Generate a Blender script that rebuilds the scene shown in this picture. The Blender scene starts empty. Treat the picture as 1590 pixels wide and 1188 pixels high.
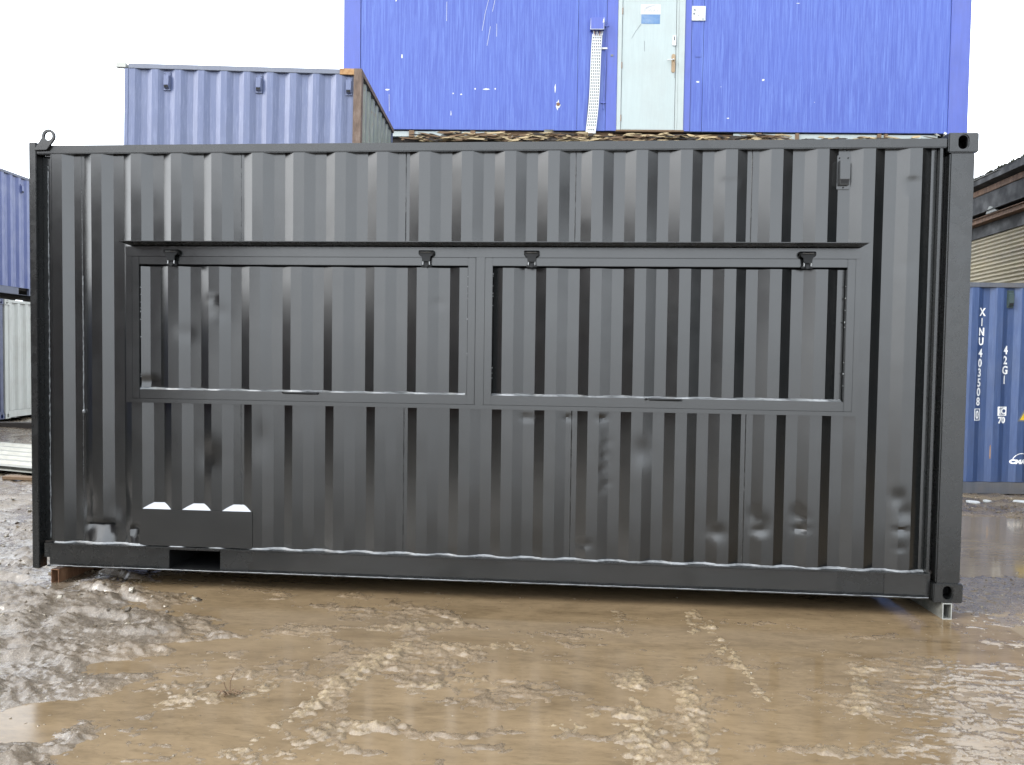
import bpy, bmesh, math, random
import numpy as np
from mathutils import Vector, Matrix
random.seed(7)
rng = np.random.default_rng(11)
S = bpy.context.scene
C = S.collection
PI = math.pi

# ------------------------------------------------------------------ camera
cam_d = bpy.data.cameras.new('camera')
cam = bpy.data.objects.new('camera', cam_d)
C.objects.link(cam)
cam_d.sensor_width = 36.0
cam_d.lens = 27.01
cam_d.clip_end = 2000
YAW, PITCH, ROLL = -0.079, -0.0367, 0.0139
_f = Vector((math.sin(YAW)*math.cos(PITCH), math.cos(YAW)*math.cos(PITCH), math.sin(PITCH)))
_r = Vector((math.cos(YAW), -math.sin(YAW), 0))
_u = _r.cross(_f)
_r2 = _r*math.cos(ROLL) + _u*math.sin(ROLL)
_u2 = -_r*math.sin(ROLL) + _u*math.cos(ROLL)
cam.matrix_world = Matrix(((_r2.x, _u2.x, -_f.x, 3.669), (_r2.y, _u2.y, -_f.y, -4.9432),
                           (_r2.z, _u2.z, -_f.z, 1.6091), (0, 0, 0, 1)))
S.camera = cam

# ------------------------------------------------------------------ sky, sun, exposure
SUN_EL, SUN_AZ = math.radians(36), math.radians(240)     # soft sun behind the cloud, behind the camera on the left
w = bpy.data.worlds.new('World')
S.world = w
w.use_nodes = True
nt = w.node_tree
nt.nodes.clear()
sky = nt.nodes.new('ShaderNodeTexSky')
sky.sky_type = 'NISHITA'
sky.sun_disc = False
sky.sun_elevation = SUN_EL
sky.sun_rotation = SUN_AZ
sky.air_density = 1.0
sky.dust_density = 3.0
hs = nt.nodes.new('ShaderNodeHueSaturation')
hs.inputs['Saturation'].default_value = 0.25
mixn = nt.nodes.new('ShaderNodeMix')
mixn.data_type = 'RGBA'
mixn.inputs[0].default_value = 0.60
mixn.inputs[7].default_value = (11.3, 12.1, 13.0, 1)      # even bright cloud deck
bg = nt.nodes.new('ShaderNodeBackground')
bg.inputs['Strength'].default_value = 0.15
wo = nt.nodes.new('ShaderNodeOutputWorld')
nt.links.new(sky.outputs[0], hs.inputs['Color'])
nt.links.new(hs.outputs[0], mixn.inputs[6])
nt.links.new(mixn.outputs[2], bg.inputs['Color'])
nt.links.new(bg.outputs[0], wo.inputs[0])
sun_d = bpy.data.lights.new('sun', 'SUN')
sun_d.energy = 1.0
sun_d.angle = math.radians(18)
sun_d.color = (1.0, 0.96, 0.9)
sun = bpy.data.objects.new('sun', sun_d)
C.objects.link(sun)
sdir = Vector((math.sin(SUN_AZ)*math.cos(SUN_EL), math.cos(SUN_AZ)*math.cos(SUN_EL), math.sin(SUN_EL)))
sun.rotation_euler = (-sdir).to_track_quat('-Z', 'Y').to_euler()
S.view_settings.view_transform = 'Standard'
S.view_settings.look = 'None'
S.view_settings.gamma = 1.0
S.view_settings.exposure = 1.50
S.view_settings.use_curve_mapping = False

# ------------------------------------------------------------------ materials
BASE_DIM = 0.685     # scales most base colours down against the raised exposure, so reflections read stronger
KEEP = ('white_lettering', 'bare_steel', 'cut_steel_edge', 'sealant')
class NT:
    def __init__(s, name):
        s.m = bpy.data.materials.new(name)
        s.m.use_nodes = True
        s.t = s.m.node_tree
        s.b = s.t.nodes['Principled BSDF']
        s.co = None
    def coord(s, scale=(1, 1, 1), kind='Object'):
        tc = s.t.nodes.new('ShaderNodeTexCoord')
        mp = s.t.nodes.new('ShaderNodeMapping')
        mp.inputs['Scale'].default_value = scale
        s.t.links.new(tc.outputs[kind], mp.inputs[0])
        return mp.outputs[0]
    def noise(s, vec, scale, detail=4, rough=0.6, dist=0.0):
        n = s.t.nodes.new('ShaderNodeTexNoise')
        n.inputs['Scale'].default_value = scale
        n.inputs['Detail'].default_value = detail
        n.inputs['Roughness'].default_value = rough
        n.inputs['Distortion'].default_value = dist
        s.t.links.new(vec, n.inputs['Vector'])
        return n.outputs['Fac']
    def ramp(s, fac, stops):
        r = s.t.nodes.new('ShaderNodeValToRGB')
        e = r.color_ramp.elements
        while len(e) < len(stops):
            e.new(0.5)
        for el, (p, c) in zip(e, stops):
            el.position = p
            el.color = (c, c, c, 1) if not hasattr(c, '__len__') else (c[0], c[1], c[2], 1)
        s.t.links.new(fac, r.inputs[0])
        return r.outputs[0]
    def mix(s, fac, a, b, mode='MIX'):
        m = s.t.nodes.new('ShaderNodeMix')
        m.data_type = 'RGBA'
        m.blend_type = mode
        for sock, v in ((m.inputs[0], fac), (m.inputs[6], a), (m.inputs[7], b)):
            if isinstance(v, bpy.types.NodeSocket):
                s.t.links.new(v, sock)
            elif hasattr(v, '__len__'):
                sock.default_value = (v[0], v[1], v[2], 1)
            else:
                sock.default_value = v
        return m.outputs[2]
    def math(s, op, a, b=0.0):
        m = s.t.nodes.new('ShaderNodeMath')
        m.operation = op
        for sock, v in ((m.inputs[0], a), (m.inputs[1], b)):
            if isinstance(v, bpy.types.NodeSocket):
                s.t.links.new(v, sock)
            else:
                sock.default_value = v
        return m.outputs[0]
    def attr(s, name):
        a = s.t.nodes.new('ShaderNodeAttribute')
        a.attribute_name = name
        return a
    def set(s, **k):
        for n, v in k.items():
            if n == 'Base_Color' and s.m.name not in KEEP:
                v = s.mix(1.0, v, (BASE_DIM, BASE_DIM, BASE_DIM), 'MULTIPLY')
            n = n.replace('_', ' ')
            sock = s.b.inputs[n]
            if isinstance(v, bpy.types.NodeSocket):
                s.t.links.new(v, sock)
            elif hasattr(v, '__len__'):
                sock.default_value = (v[0], v[1], v[2], 1)
            else:
                sock.default_value = v
        return s
    def bump(s, h, strength=0.3, dist=0.01):
        b = s.t.nodes.new('ShaderNodeBump')
        b.inputs['Strength'].default_value = strength
        b.inputs['Distance'].default_value = dist
        s.t.links.new(h, b.inputs['Height'])
        s.t.links.new(b.outputs[0], s.b.inputs['Normal'])
        return s

def paint_mat(name, col, rough=0.4, streak=0.25, dirt=(0.10, 0.08, 0.06), dirt_amt=0.15, rust=0.0, spec=0.5, worn=None):
    n = NT(name)
    v = n.coord()
    vs = n.coord((9, 9, 0.7))
    st = n.ramp(n.noise(vs, 3.0, 5, 0.7), [(0.35, 1 - streak), (0.7, 1 + streak*0.3)])
    c = n.mix(1.0, col, st, 'MULTIPLY')
    d = n.ramp(n.noise(v, 1.7, 6, 0.7), [(0.45, 0), (0.75, dirt_amt)])
    c = n.mix(d, c, dirt)
    if worn:
        wv = n.ramp(n.noise(vs, 5.0, 6, 0.75), [(0.5, 0), (0.62, 0.7)])
        c = n.mix(wv, c, worn)
    if rust:
        rv = n.ramp(n.noise(v, 6.0, 8, 0.75), [(0.62 - rust*0.3, 0), (0.70 - rust*0.3, 1)])
        c = n.mix(rv, c, n.mix(n.noise(v, 30, 3), (0.16, 0.06, 0.025), (0.34, 0.17, 0.08)))
    r = n.ramp(n.noise(v, 4.0, 5, 0.6), [(0.3, rough*0.8), (0.7, min(1, rough*1.25))])
    n.set(Base_Color=c, Roughness=r)
    n.b.inputs['Specular IOR Level'].default_value = spec
    n.bump(n.mix(0.4, n.noise(v, 70, 3, 0.6), n.noise(v, 8, 3, 0.6)), 0.05, 0.004)
    return n.m

M = {}
def make_materials():
    # fresh black paint on the main container
    n = NT('black_paint')
    v = n.coord()
    spot = n.ramp(n.noise(v, 2.2, 6, 0.7), [(0.42, 0.0), (0.8, 0.5)])
    c = n.mix(spot, (0.0055, 0.0068, 0.0072), (0.013, 0.0115, 0.0105))
    scr = n.ramp(n.noise(n.coord((1, 1, 1)), 34, 8, 0.8, 1.5), [(0.70, 0.0), (0.76, 0.5)])
    scl = n.ramp(n.noise(v, 1.1, 3, 0.6), [(0.52, 0.0), (0.68, 1.0)])
    c = n.mix(n.math('MULTIPLY', scr, scl), c, (0.10, 0.10, 0.095))
    r = n.ramp(n.noise(v, 5.0, 5, 0.65), [(0.3, 0.18), (0.75, 0.25)])
    n.set(Base_Color=c, Roughness=r)
    n.b.inputs['Specular IOR Level'].default_value = 0.66
    n.b.inputs['Coat Weight'].default_value = 0.24
    n.b.inputs['Coat Roughness'].default_value = 0.22
    n.bump(n.mix(0.6, n.noise(v, 150, 2, 0.5), n.noise(v, 12, 3, 0.6)), 0.022, 0.004)
    M['black'] = n.m
    # thick brushed paint on posts and rails, rougher skin
    n = NT('black_paint_thick')
    v = n.coord()
    c = n.mix(n.ramp(n.noise(v, 3.0, 6, 0.7), [(0.4, 0.0), (0.75, 0.6)]), (0.0065, 0.0078, 0.0082), (0.018, 0.0165, 0.015))
    sc = n.ramp(n.noise(n.coord((6, 6, 1.2)), 9, 9, 0.82, 0.8), [(0.63, 0.0), (0.72, 0.3)])
    c = n.mix(sc, c, (0.06, 0.06, 0.057))
    n.set(Base_Color=c, Roughness=n.ramp(n.noise(v, 9, 5, 0.7), [(0.3, 0.2), (0.75, 0.36)]))
    n.b.inputs['Specular IOR Level'].default_value = 0.62
    n.bump(n.mix(0.75, n.noise(v, 40, 3, 0.55), n.noise(v, 7, 3, 0.6)), 0.02, 0.006)
    M['black_thick'] = n.m
    M['black_matt'] = paint_mat('black_hinge_paint', (0.010, 0.011, 0.012), 0.45, 0.1, dirt_amt=0.05, spec=0.25)
    n = NT('sealant'); v = n.coord()  # lightened grey stands in for sky gloss on the black-painted beads
    n.set(Base_Color=n.mix(n.ramp(n.noise(n.coord((0.25, 1, 1)), 40, 5, 0.7), [(0.36, 0), (0.58, 1)]), (0.02, 0.022, 0.023), (0.15, 0.158, 0.165)), Roughness=0.30)
    n.b.inputs['Specular IOR Level'].default_value = 0.9
    n.bump(n.noise(v, 90, 4, 0.7), 0.5, 0.006)
    M['weld'] = n.m
    n = NT('bare_steel'); v = n.coord()
    n.set(Base_Color=(0.62, 0.63, 0.63), Metallic=0.9, Roughness=n.ramp(n.noise(v, 30, 4), [(0.3, 0.28), (0.7, 0.5)]))
    M['steel'] = n.m
    n = NT('painted_sky_sheen'); v = n.coord()
    n.set(Base_Color=n.mix(n.ramp(n.noise(v, 20, 4), [(0.4, 0), (0.8, 0.5)]), (0.44, 0.46, 0.50), (0.34, 0.35, 0.37)), Roughness=0.4)  # pale grey stands in for sky mirrored on the sloped wedges
    M['sky_sheen'] = n.m
    n = NT('rusty_steel'); v = n.coord()
    rs = n.noise(n.coord((3, 3, 1)), 6, 8, 0.75)
    c = n.ramp(rs, [(0.28, (0.05, 0.025, 0.014)), (0.45, (0.16, 0.075, 0.035)), (0.6, (0.27, 0.145, 0.075)), (0.75, (0.35, 0.24, 0.16))])
    n.set(Base_Color=c, Roughness=0.75); n.bump(n.noise(v, 80, 5, 0.7), 0.4, 0.005)
    M['rust'] = n.m
    n = NT('dull_brown_rust'); v = n.coord()
    n.set(Base_Color=n.ramp(n.noise(n.coord((3, 3, 1)), 6, 8, 0.75), [(0.3, (0.07, 0.045, 0.032)), (0.5, (0.15, 0.10, 0.072)), (0.72, (0.24, 0.185, 0.15))]), Roughness=0.8)
    M['dull_rust'] = n.m
    n = NT('orange_rust'); v = n.coord()
    c = n.ramp(n.noise(v, 14, 7, 0.7), [(0.3, (0.20, 0.09, 0.035)), (0.5, (0.42, 0.23, 0.09)), (0.7, (0.5, 0.33, 0.17))])
    n.set(Base_Color=c, Roughness=0.8); n.bump(n.noise(v, 80, 5, 0.7), 0.3, 0.005)
    M['orange_rust'] = n.m
    n = NT('galvanised_steel'); v = n.coord()
    c = n.ramp(n.noise(v, 25, 6, 0.7), [(0.3, (0.16, 0.165, 0.15)), (0.55, (0.27, 0.275, 0.25)), (0.75, (0.40, 0.40, 0.37))])
    n.set(Base_Color=c, Roughness=0.5, Metallic=0.25); n.bump(n.noise(v, 90, 4, 0.7), 0.2, 0.004)
    M['galv'] = n.m
    n = NT('cut_steel_edge'); n.set(Base_Color=(0.34, 0.35, 0.33), Roughness=0.5); M['cut_edge'] = n.m
    n = NT('black_void'); n.set(Base_Color=(0.006, 0.006, 0.007), Roughness=0.9); M['void'] = n.m
    M['faded_blue'] = paint_mat('faded_blue_paint', (0.115, 0.145, 0.270), 0.40, 0.08, (0.16, 0.185, 0.26), 0.3, worn=(0.18, 0.21, 0.34))
    M['faded_blue_grey'] = paint_mat('grey_blue_rail_paint', (0.165, 0.185, 0.245), 0.5, 0.15, (0.2, 0.2, 0.22), 0.3)
    M['stack_blue'] = paint_mat('pale_stack_blue_paint', (0.080, 0.108, 0.27), 0.4, 0.12, (0.28, 0.30, 0.38), 0.25)
    M['stack_rail'] = paint_mat('pale_stack_rail_paint', (0.10, 0.115, 0.17), 0.55, 0.2)
    M['deep_blue'] = paint_mat('deep_blue_paint', (0.012, 0.025, 0.10), 0.4, 0.2)
    M['cream_white'] = paint_mat('off_white_paint', (0.50, 0.51, 0.47), 0.45, 0.12, (0.25, 0.22, 0.16), 0.3)
    M['code_blue'] = paint_mat('worn_blue_paint', (0.050, 0.092, 0.225), 0.42, 0.2, (0.09, 0.115, 0.175), 0.45, worn=(0.075, 0.12, 0.25))
    M['code_rail'] = paint_mat('worn_grey_rail_paint', (0.11, 0.12, 0.145), 0.6, 0.2, (0.18, 0.15, 0.11), 0.5)
    M['vent_green'] = paint_mat('dark_green_vent_paint', (0.045, 0.075, 0.078), 0.45, 0.1)
    M['green_wall'] = paint_mat('green_grey_wall_paint', (0.24, 0.27, 0.235), 0.55, 0.3, (0.30, 0.26, 0.19), 0.5, rust=0.10, worn=(0.38, 0.38, 0.33))
    M['teal'] = paint_mat('teal_unit_paint', (0.035, 0.085, 0.10), 0.5, 0.2)
    M['old_roof'] = paint_mat('dirty_roof_paint', (0.16, 0.16, 0.15), 0.7, 0.1, (0.1, 0.08, 0.06), 0.5)
    M['black_roof'] = M['black_thick']
    # brushed blue cabin paint with long vertical drips
    n = NT('cabin_blue_paint')
    v1 = n.coord((1, 1, 0.030)); v2 = n.coord((1, 1, 0.05)); v = n.coord()
    s1 = n.ramp(n.noise(v1, 42, 6, 0.75), [(0.36, 0.0), (0.46, 0.15), (0.52, 0.6), (0.62, 1.0)])
    s2 = n.ramp(n.noise(v2, 14, 5, 0.7, 0.3), [(0.3, 0.25), (0.65, 1.0)])
    c = n.mix(n.math('MULTIPLY', s1, s2), (0.036, 0.070, 0.360), (0.105, 0.180, 0.53))
    ru = n.ramp(n.noise(v, 0.9, 4, 0.6), [(0.4, 0.0), (0.7, 0.35)])
    c = n.mix(ru, c, (0.062, 0.115, 0.47))
    n.set(Base_Color=c, Roughness=n.ramp(n.noise(v1, 40, 4), [(0.3, 0.35), (0.7, 0.55)]))
    n.bump(n.noise(v1, 60, 4, 0.7), 0.18, 0.004)
    M['cabin_blue'] = n.m
    M['cabin_trim'] = paint_mat('cabin_blue_trim', (0.075, 0.115, 0.46), 0.45, 0.12)
    M['door'] = paint_mat('pale_green_white_door_paint', (0.43, 0.50, 0.495), 0.45, 0.06, (0.36, 0.37, 0.34), 0.35)
    M['door_frame'] = paint_mat('pale_door_frame_paint', (0.44, 0.50, 0.49), 0.5, 0.06, (0.30, 0.28, 0.24), 0.3)
    M['white'] = paint_mat('white_plastic', (0.66, 0.68, 0.68), 0.5, 0.04, (0.5, 0.5, 0.48), 0.2)
    M['notice'] = paint_mat('grubby_white_notice', (0.62, 0.65, 0.66), 0.5, 0.04, (0.12, 0.12, 0.12), 0.45)
    M['sticker_blue'] = paint_mat('faded_blue_sticker', (0.10, 0.22, 0.42), 0.5, 0.1, (0.4, 0.48, 0.55), 0.85)
    M['print_grey'] = NT('faded_print').set(Base_Color=(0.42, 0.43, 0.44), Roughness=0.6).m
    M['print_dark'] = NT('dark_print').set(Base_Color=(0.16, 0.17, 0.18), Roughness=0.6).m
    M['print_white'] = paint_mat('white_lettering', (0.75, 0.76, 0.76), 0.5, 0.05, (0.35, 0.38, 0.42), 0.25)
    M['yellow'] = NT('yellow_sticker').set(Base_Color=(0.75, 0.50, 0.02), Roughness=0.45).m
    M['brass'] = paint_mat('tarnished_door_hardware', (0.42, 0.31, 0.18), 0.5, 0.2, (0.22, 0.1, 0.05), 0.6)
    # timber
    for nm, a, b in (('cream_timber', (0.34, 0.25, 0.13), (0.52, 0.42, 0.26)), ('brown_timber', (0.10, 0.058, 0.030), (0.22, 0.14, 0.075)),
                     ('dark_timber', (0.015, 0.013, 0.012), (0.05, 0.036, 0.026))):
        n = NT(nm); vv = n.coord((1.5, 9, 9))
        n.set(Base_Color=n.mix(n.noise(vv, 9, 6, 0.7), a, b), Roughness=0.85); n.bump(n.noise(vv, 25, 4, 0.7), 0.5, 0.006)
        M[nm] = n.m
    n = NT('cream_corrugated_sheet'); v = n.coord()
    c = n.mix(n.ramp(n.noise(n.coord((1, 0.25, 3)), 1.5, 6, 0.7), [(0.40, 0), (0.75, 0.7)]), (0.50, 0.43, 0.28), (0.28, 0.25, 0.22))
    n.set(Base_Color=c, Roughness=0.65); M['cream_sheet'] = n.m
    M['shed_black'] = paint_mat('black_shed_steel', (0.016, 0.017, 0.020), 0.7, 0.2, (0.05, 0.04, 0.035), 0.3)
    M['shed_rust'] = M['rust']
    n = NT('moss'); v = n.coord()
    n.set(Base_Color=n.mix(n.noise(v, 20, 5), (0.030, 0.036, 0.014), (0.075, 0.070, 0.035)), Roughness=1.0); M['moss'] = n.m
    n = NT('zinc_sheet'); v = n.coord()
    n.set(Base_Color=n.mix(n.ramp(n.noise(v, 9, 6, 0.7), [(0.4, 0), (0.7, 0.6)]), (0.34, 0.34, 0.30), (0.20, 0.19, 0.16)), Roughness=0.5, Metallic=0.1)
    M['zinc'] = n.m
    # mud, silt and murky water
    n = NT('wet_mud'); v = n.coord()
    at = n.attr('mud')           # R silt, G flooded tan, B grit
    sep = n.t.nodes.new('ShaderNodeSeparateColor')
    n.t.links.new(at.outputs['Color'], sep.inputs[0])
    n1 = n.noise(v, 3.5, 8, 0.7); n2 = n.noise(v, 45, 5, 0.7); n3 = n.noise(v, 160, 3, 0.7)
    grey = n.mix(n1, (0.092, 0.065, 0.042), (0.215, 0.166, 0.115))
    grey = n.mix(n.ramp(n2, [(0.3, 0), (0.7, 0.6)]), grey, (0.075, 0.060, 0.046))
    tan = n.mix(n.ramp(n.noise(n.coord((0.6, 1.8, 1)), 3.0, 7, 0.7, 0.6), [(0.3, 0), (0.7, 1)]), (0.125, 0.086, 0.048), (0.240, 0.172, 0.102))
    c = n.mix(sep.outputs[1], grey, tan)
    grain = n.ramp(n2, [(0.42, 0.25), (0.56, 1)])
    c = n.mix(n.math('MULTIPLY', sep.outputs[0], grain), c, (0.345, 0.262, 0.150))
    c = n.mix(n.math('MULTIPLY', sep.outputs[2], n.ramp(n3, [(0.55, 0), (0.64, 1)])), c, (0.33, 0.29, 0.22))
    ro = n.ramp(n.noise(v, 11, 6, 0.7), [(0.35, 0.16), (0.55, 0.32), (0.75, 0.6)])
    n.set(Base_Color=c, Roughness=ro)
    n.b.inputs['Specular IOR Level'].default_value = 0.5
    ge = n.t.nodes.new('ShaderNodeNewGeometry'); sp = n.t.nodes.new('ShaderNodeSeparateXYZ'); n.t.links.new(ge.outputs['Position'], sp.inputs[0])
    n.set(Coat_Weight=n.ramp(n.math('MULTIPLY', sp.outputs[2], 10.0), [(0.10, 0.9), (0.50, 0.16)]))
    n.b.inputs['Coat IOR'].default_value = 1.33
    n.set(Coat_Roughness=n.ramp(n.noise(v, 6, 5, 0.7), [(0.35, 0.06), (0.65, 0.22)]))
    n.bump(n.mix(0.5, n2, n3), 0.7, 0.010)
    M['mud'] = n.m
    for nm, ca, cb in (('water', (0.115, 0.080, 0.044), (0.235, 0.170, 0.100)), ('lifted_water', (0.19, 0.145, 0.09), (0.27, 0.21, 0.135))):  # second mix is paler, lifting the right puddle out of the shade
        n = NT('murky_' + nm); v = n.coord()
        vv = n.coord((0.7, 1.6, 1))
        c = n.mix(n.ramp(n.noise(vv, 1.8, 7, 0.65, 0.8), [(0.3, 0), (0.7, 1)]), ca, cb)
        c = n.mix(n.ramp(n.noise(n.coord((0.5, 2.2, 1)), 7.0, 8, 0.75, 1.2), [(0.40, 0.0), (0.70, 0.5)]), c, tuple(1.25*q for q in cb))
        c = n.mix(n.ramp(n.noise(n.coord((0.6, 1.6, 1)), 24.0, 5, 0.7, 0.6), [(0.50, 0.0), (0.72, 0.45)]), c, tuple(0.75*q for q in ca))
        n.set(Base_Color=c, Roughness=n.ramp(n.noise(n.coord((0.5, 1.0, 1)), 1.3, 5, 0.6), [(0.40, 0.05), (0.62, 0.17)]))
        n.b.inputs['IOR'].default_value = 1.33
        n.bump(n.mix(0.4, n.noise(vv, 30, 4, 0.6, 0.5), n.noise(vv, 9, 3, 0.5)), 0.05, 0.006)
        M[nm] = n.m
    n = NT('pebble'); oi = n.t.nodes.new('ShaderNodeNewGeometry')
    n.set(Base_Color=n.ramp(oi.outputs['Random Per Island'], [(0, (0.09, 0.07, 0.05)), (0.6, (0.19, 0.15, 0.10)), (0.93, (0.26, 0.22, 0.16)), (1.0, (0.5, 0.47, 0.4))]), Roughness=0.15)
    M['pebble'] = n.m
make_materials()

# ------------------------------------------------------------------ mesh helpers
class MB:
    def __init__(s):
        s.v = []; s.f = []; s.mi = []
    def add(s, verts, faces, mi=0):
        o = len(s.v)
        s.v += [tuple(p) for p in verts]
        for f in faces:
            s.f.append([i + o for i in f]); s.mi.append(mi)
        return s
    def box(s, x0, x1, y0, y1, z0, z1, mi=0):
        v = [(x0, y0, z0), (x1, y0, z0), (x1, y1, z0), (x0, y1, z0), (x0, y0, z1), (x1, y0, z1), (x1, y1, z1), (x0, y1, z1)]
        return s.add(v, [(0, 3, 2, 1), (4, 5, 6, 7), (0, 1, 5, 4), (1, 2, 6, 5), (2, 3, 7, 6), (3, 0, 4, 7)], mi)
    def prism(s, pts, axis, a, b, mi=0):
        """polygon pts (2-D) swept along axis from a to b"""
        def P(p, t):
            return (t, p[0], p[1]) if axis == 'x' else (p[0], t, p[1]) if axis == 'y' else (p[0], p[1], t)
        n = len(pts)
        v = [P(p, a) for p in pts] + [P(p, b) for p in pts]
        fs = [tuple(range(n)), tuple(range(2*n - 1, n - 1, -1))]
        fs += [(i, i + n, (i + 1) % n + n, (i + 1) % n) for i in range(n)]
        return s.add(v, fs, mi)
    def tube(s, path, r, n=8, mi=0, taper=None):
        path = [Vector(p) for p in path]
        rings = []
        for i, p in enumerate(path):
            d = (path[min(i + 1, len(path) - 1)] - path[max(i - 1, 0)]).normalized()
            a = d.orthogonal().normalized(); b = d.cross(a)
            rr = r*(taper[i] if taper else 1)
            rings.append([p + (a*math.cos(2*PI*k/n) + b*math.sin(2*PI*k/n))*rr for k in range(n)])
        v = [q for rg in rings for q in rg]
        fs = []
        for i in range(len(path) - 1):
            for k in range(n):
                fs.append((i*n + k, i*n + (k + 1) % n, (i + 1)*n + (k + 1) % n, (i + 1)*n + k))
        fs.append(tuple(range(n - 1, -1, -1))); fs.append(tuple((len(path) - 1)*n + k for k in range(n)))
        return s.add(v, fs, mi)
    def mesh(s, name, mats, bevel=0.0, smooth=None, fix=True):
        me = bpy.data.meshes.new(name)
        me.from_pydata(s.v, [], s.f)
        for m in (mats if isinstance(mats, (list, tuple)) else [mats]):
            me.materials.append(M[m] if isinstance(m, str) else m)
        me.polygons.foreach_set('material_index', s.mi)
        if bevel or fix:
            bm = bmesh.new(); bm.from_mesh(me)
            if fix:
                bmesh.ops.recalc_face_normals(bm, faces=bm.faces)
            if bevel:
                ed = [e for e in bm.edges if len(e.link_faces) == 2 and e.calc_face_angle(0) > 0.5]
                bmesh.ops.bevel(bm, geom=ed, offset=bevel, segments=2, affect='EDGES', clamp_overlap=True)
            bm.to_mesh(me); bm.free()
        if smooth is not None:
            me.polygons.foreach_set('use_smooth', [True]*len(me.polygons))
            me.set_sharp_from_angle(angle=math.radians(smooth))
        me.update()
        return me

def link(name, me, parent=None, world=False, label=None, kind=None):
    o = bpy.data.objects.new(name, me)
    C.objects.link(o)
    if parent is not None:
        o.parent = parent
        if world:
            off = Vector((0, 0, 0)); p = parent
            while p is not None:
                off += p.location; p = p.parent
            me.transform(Matrix.Translation(-off))
    if label: o['label'] = label
    if kind: o['kind'] = kind
    return o

def part(name, mb, mats, parent, bevel=0.0, smooth=None, world=False, label=None, kind=None, fix=True):
    return link(name, mb.mesh(name, mats, bevel, smooth, fix), parent, world, label, kind)

def thing(name, label, cat, loc=(0, 0, 0), rot=(0, 0, 0), group=None):
    o = bpy.data.objects.new(name, None)
    C.objects.link(o)
    o.empty_display_size = 0.2
    o.location = loc; o.rotation_euler = rot
    o['label'] = label; o['category'] = cat
    if group: o['group'] = group
    return o

def tag(o, label, cat, group=None):
    o['label'] = label; o['category'] = cat
    if group: o['group'] = group
    return o

def copy_children(src, dst):
    for ch in list(src.children):
        c = ch.copy(); C.objects.link(c); c.parent = dst
        copy_children(ch, c)

# numpy value noise
def _hash(ix, iy, seed):
    h = (ix.astype(np.int64)*374761393 + iy.astype(np.int64)*668265263 + seed*1274126177) & 0x7fffffff
    h = ((h ^ (h >> 13))*1274126177) & 0x7fffffff
    return ((h ^ (h >> 16)) & 0xffff)/65535.0
def vnoise(x, y, seed=0):
    ix = np.floor(x); iy = np.floor(y)
    fx = x - ix; fy = y - iy
    fx = fx*fx*(3 - 2*fx); fy = fy*fy*(3 - 2*fy)
    a = _hash(ix, iy, seed); b = _hash(ix + 1, iy, seed); c = _hash(ix, iy + 1, seed); d = _hash(ix + 1, iy + 1, seed)
    return (a + (b - a)*fx)*(1 - fy) + (c + (d - c)*fx)*fy
def fbm(x, y, sc, oc=4, seed=0, gain=0.5):
    s = 0; amp = 1; tot = 0
    for i in range(oc):
        s = s + amp*(vnoise(x*sc + 17.3*i, y*sc - 9.1*i, seed + i)*2 - 1); tot += amp
        amp *= gain; sc *= 2.03
    return s/tot
def sstep(a, b, t):
    t = np.clip((t - a)/(b - a), 0, 1)
    return t*t*(3 - 2*t)

# ------------------------------------------------------------------ ground and water
def graded(segs):
    out = []
    for a, b, st in segs:
        out += list(np.arange(a, b - 1e-6, st))
    out.append(segs[-1][1])
    return np.array(out)

XB = np.array([(-9, 1.9), (-2.6, 1.95), (-2.2, 1.85), (-1.75, 1.62), (-1.33, 1.46), (-1.05, 1.50), (-0.78, 1.74), (-0.55, 1.50), (-0.33, 1.24), (0.0, 1.05), (0.6, 1.0), (3, 1.0), (40, 1.0)])
STREAKS = [  # x0,y0,x1,y1,half width, height, silt
    (4.497, -0.352, 4.606, -1.285, 0.035, 0.020, 1.0), (4.40, -0.02, 4.40, -0.52, 0.03, 0.016, 0.9), (4.47, -0.05, 4.50, -0.36, 0.025, 0.013, 0.5),
    (3.99, -1.05, 3.985, -1.35, 0.045, 0.015, 0.9), (3.98, -1.5, 3.97, -2.3, 0.06, 0.015, 0.9), (4.29, -0.985, 4.21, -1.43, 0.045, 0.015, 0.9), (4.24, -1.5, 4.2, -2.0, 0.05, 0.012, 0.7),
    (5.19, -0.88, 5.01, -1.34, 0.05, 0.014, 0.8), (2.75, -0.86, 2.50, -1.55, 0.05, 0.016, 0.9), (2.52, -1.6, 2.35, -2.0, 0.045, 0.014, 0.7),
    (3.58, -1.68, 3.76, -1.62, 0.06, 0.014, 1.0), (2.60, -1.85, 2.9, -1.72, 0.05, 0.018, 0.6), (2.5, -2.08, 2.75, -1.98, 0.06, 0.02, 0.4),
    (3.0, -0.82, 3.45, -0.72, 0.07, 0.012, 0.55), (2.55, -0.62, 3.0, -0.45, 0.05, 0.012, 0.5), (3.0, -1.35, 3.2, -1.25, 0.05, 0.015, 0.75), (2.2, -1.45, 1.85, -1.62, 0.06, 0.018, 0.7),
    (1.75, -1.5, 2.1, -1.28, 0.05, 0.018, 0.3), (2.85, -1.12, 3.05, -1.08, 0.06, 0.02, 0.15), (3.95, -0.05, 3.99, -0.55, 0.03, 0.008, 0.3), (4.75, -1.75, 5.1, -1.70, 0.05, 0.014, 0.5)]

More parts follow.
